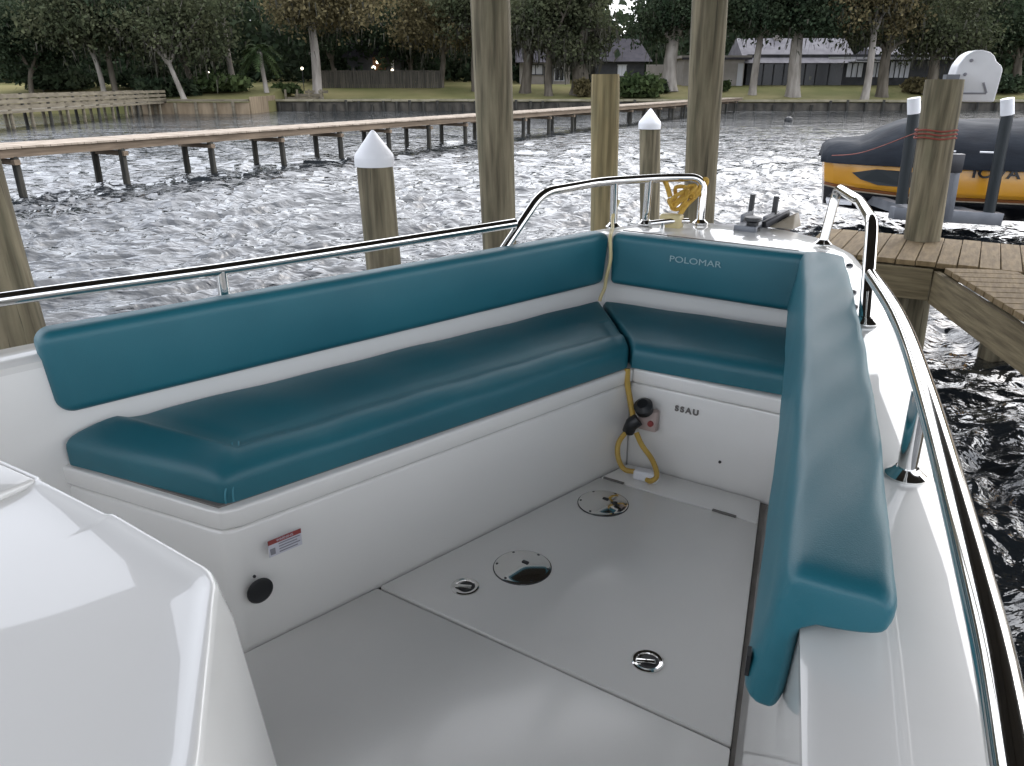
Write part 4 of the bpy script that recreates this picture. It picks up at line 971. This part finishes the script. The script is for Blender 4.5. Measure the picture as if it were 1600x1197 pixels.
rail('side_rail', smooth_path([(-1.702, 2.60, .866), (-1.87, 2.0, .862), (-2.035, 1.45, .858), (-2.19, .90, .866), (-2.36, .2, .868), (-2.42, -1.2, .87)], 8), fil=.0,
     legs=(((-2.033, 1.452, .856), (-2.033, 1.452, DZ)), ((-2.37, .15, .866), (-2.37, .15, DZ))))

# bow hardware
br = bb('bow_roller', G().box((-1.02, 3.50, .785), (.10, .16, .03)).box((-1.075, 3.62, .80), (.012, .16, .06)).box((-.975, 3.62, .80), (.012, .16, .06)), M['alu'], bevel=.003)
for v in (-1.085, -.975): bb('guide_horn', G().tube([(v, 3.70, .80), (v, 3.71, .90)], .013, 8), M['black'], br, smooth=True)
wl = bb('windlass', G().lathe([(.036, 0), (.036, .018), (.026, .026), (.026, .042), (.038, .05), (.036, .064), (.015, .068)], (-1.0, 3.46, .772), 20), M['black'], smooth=True)
bb('cleat', G().tube([(-1.40, 3.25, .80), (-1.34, 3.33, .805), (-1.28, 3.41, .80)], .013, 10).tube([(-1.36, 3.30, .76), (-1.36, 3.30, .80)], .012, 8).tube([(-1.31, 3.36, .76), (-1.31, 3.36, .80)], .012, 8), M['chrome'], smooth=True)
bb('hatch_line', G().bar((-1.5, 3.19, zd((0, 3.19)) + .001), (-.72, 3.17, zd((0, 3.17)) + .001), .006, .003), M['gap'])
for v, u in ((-.42, 2.68), (-.385, 2.52), (-.50, 3.03), (-.56, 3.12)):
    bb('deck_snap', G().lathe([(.013, 0), (.012, .006), (.004, .009)], (v, u, zd((v, u))), 12), M['darkmetal'])
# fittings on the seat fronts
def onface(a, z, out=.002):    # bench front: a = distance fraction along PF0-PF1
    d = Vector((PF1[0] - PF0[0], PF1[1] - PF0[1], 0)); nrm = Vector((d.y, -d.x, 0)).normalized(); p = Vector((PF0[0], PF0[1], z)) + d * a
    return p + nrm * out, nrm, d.normalized()
p, nrm, dr = onface(.047, .160)
dc = bb('drain_cover', G().lathe([(.036, 0), (.036, .002), (.031, .004), (.027, .002), (.001, .0018)], p, 28, axis=nrm), M['black'], smooth=True, angle=30)
p2, _, _ = onface(.041, .209); bb('screw', G().lathe([(.0045, 0), (.004, .003), (.001, .004)], p2, 10, axis=nrm), M['darkmetal'])
p, nrm, dr = onface(.100, .268, .0015)
def fbox(g, q, wd, h, dep): return g.bar(q - dr * wd / 2, q + dr * wd / 2, dep, h)
lb = bb('warning_label', fbox(G(), p, .094, .050, .001), M['labelw'])
bb('label_header', fbox(G(), p + Vector((0, 0, .018)) + nrm * .001, .094, .013, .0012), M['red'], lb)
gt = G()
for k in range(4): fbox(gt, p + dr * (.012 - .004 * (k % 2)) + Vector((0, 0, .006 - k * .008)) + nrm * .001, .06 - .008 * (k % 2), .0028, .0012)
bb('label_text', gt, M['grey'], lb)
bb('label_symbol', fbox(G(), p - dr * .036 + Vector((0, 0, -.010)) + nrm * .001, .014, .018, .0012), M['grey'], lb)
wmt = Matrix.Rotation(math.atan2(dr.y, dr.x), 4, 'Z') @ Matrix.Rotation(R(90), 4, 'X')
text_mesh('label_title', 'WARNING', .010, M['labelw'], lb, Matrix.Translation(p + Vector((0, 0, .018)) + nrm * .002 - Vector(BO)) @ wmt, .0003)
text_mesh('lettering', 'S S A U', .030, M['gap'], boat, Matrix.Translation(Vector((-.887 - BO[0], 2.5085 - BO[1], .273 - BO[2]))) @ Matrix.Rotation(R(90), 4, 'X'), .0015, .92, 1.05, .0012)
bb('screw', G().lathe([(.006, 0), (.005, .004), (.001, .005)], (-.745, 2.51, .103), 10, axis=(0, -1, 0)), M['darkmetal'])
inl = bb('power_inlet', G().box((-1.025, 2.490, .212), (.075, .036, .085)), M['pink'], bevel=.008)
bb('inlet_cover', G().lathe([(.034, 0), (.036, .03), (.02, .045)], (-1.035, 2.47, .255), 18, axis=(0, -.6, .8)), M['black'], inl, smooth=True)
bb('inlet_port', G().lathe([(.012, 0), (.011, .008), (.003, .009)], (-1.008, 2.472, .205), 12, axis=(0, -1, 0)), M['red'], inl)

# yellow shore cord: from the bow rail over the backrest corner, down the seat gap, to the inlet and looping to the floor
def b2w(p): return W(*p)
def cord():
    o = W(-1.12, 2.45, 0); t = thing('power_cord', 'yellow power cord led over the backrest corner down to the cockpit floor', 'cord', tuple(o), 0)
    def lp(P, k=6): return smooth_path([b2w(p) - o for p in P], k)
    build('cable', G().tube(lp([(-1.535, 3.20, .90), (-1.545, 3.17, .83), (-1.505, 3.09, .795), (-1.488, 3.045, .785), (-1.463, 2.985, .765), (-1.452, 2.975, .68), (-1.470, 2.98, .60), (-1.478, 2.985, .55), (-1.49, 2.975, .51), (-1.492, 2.968, .49)]), .008, 8), M['cream'], t, smooth=True)
    build('cable', G().tube(lp([(-1.118, 2.478, .40), (-1.112, 2.470, .35), (-1.098, 2.465, .30), (-1.080, 2.455, .25), (-1.07, 2.45, .22)]), .011, 8), M['yellow'], t, smooth=True)
    build('cable', G().tube(lp([(-1.085, 2.435, .17), (-1.11, 2.42, .12), (-1.10, 2.40, .07), (-1.065, 2.385, .035), (-1.02, 2.40, .030), (-.995, 2.405, .022)]), .010, 8), M['yellow'], t, smooth=True)
    build('cable', G().tube(lp([(-1.05, 2.44, .17), (-1.02, 2.43, .13), (-.97, 2.42, .085), (-.94, 2.40, .04), (-.955, 2.385, .018), (-.975, 2.39, .016)]), .010, 8), M['yellow'], t, smooth=True)
    build('plug', G().tube(lp([(-1.085, 2.448, .165), (-1.07, 2.44, .20), (-1.05, 2.45, .22)]), [.024] * 6 + [.026] * 7, 12), M['black'], t, smooth=True)
    build('end_connector', G().box(tuple(W(-.985, 2.41, .022) - o), (.095, .045, .04), rz=-HD + R(6)), M['white'], t, bevel=.01, seg=3)
cord()
def rope():
    o = W(-1.28, 3.46, .90); t = thing('mooring_rope', 'yellow mooring rope knotted in a bundle on the port bow rail', 'rope', tuple(o), 0)
    rs = np.random.RandomState(3); P = []
    for k in range(26):
        a = k * .75; P.append(W(-1.335 + .050 * math.cos(a) + rs.randn() * .010, 3.44 + .026 * math.sin(a * .7) + rs.randn() * .008, .905 + .042 * math.sin(a * 1.13) + rs.randn() * .012 - .0005 * k) - o)
    build('bundle', G().tube(smooth_path(P, 4), .0095, 7), M['yrope'], t, smooth=True)
    build('hitch', G().tube(smooth_path([W(-1.30, 3.45, .90) - o, W(-1.275, 3.49, .93) - o, W(-1.262, 3.515, .975) - o, W(-1.25, 3.53, .965) - o, W(-1.27, 3.50, .92) - o, W(-1.31, 3.44, .86) - o, W(-1.33, 3.40, .80) - o], 5), .011, 7), M['yrope'], t, smooth=True)
    build('float_tag', G().box(tuple(W(-1.345, 3.37, .795) - o), (.10, .06, .075), rz=-HD), M['cream'], t, bevel=.012, seg=3)
    build('bitter_end', G().tube(smooth_path([W(-1.38, 3.42, .90) - o, W(-1.40, 3.42, .95) - o, W(-1.41, 3.40, .98) - o], 4), .012, 7), M['yrope'], t, smooth=True)
rope()
def anchor():
    o = W(-.90, 3.60, .78); t = thing('anchor', 'tan wedge-shaped anchor resting on the bow tip', 'anchor', tuple(o), -HD)
    build('fluke', G().add([(-.06, -.04, .0), (.055, -.04, 0), (.06, .08, 0), (-.08, .08, 0), (.035, .03, .06), (.045, .07, .065), (.0, -.02, .035)], [(0, 1, 6), (1, 2, 5, 4), (1, 4, 6), (0, 6, 4), (0, 4, 5, 3), (2, 3, 5), (0, 3, 2, 1)]), M['tan'], t, bevel=.006)
    build('shank', G().bar((-.06, -.10, .02), (.0, .05, .06), .025, .03), M['darkmetal'], t, bevel=.004)
anchor()
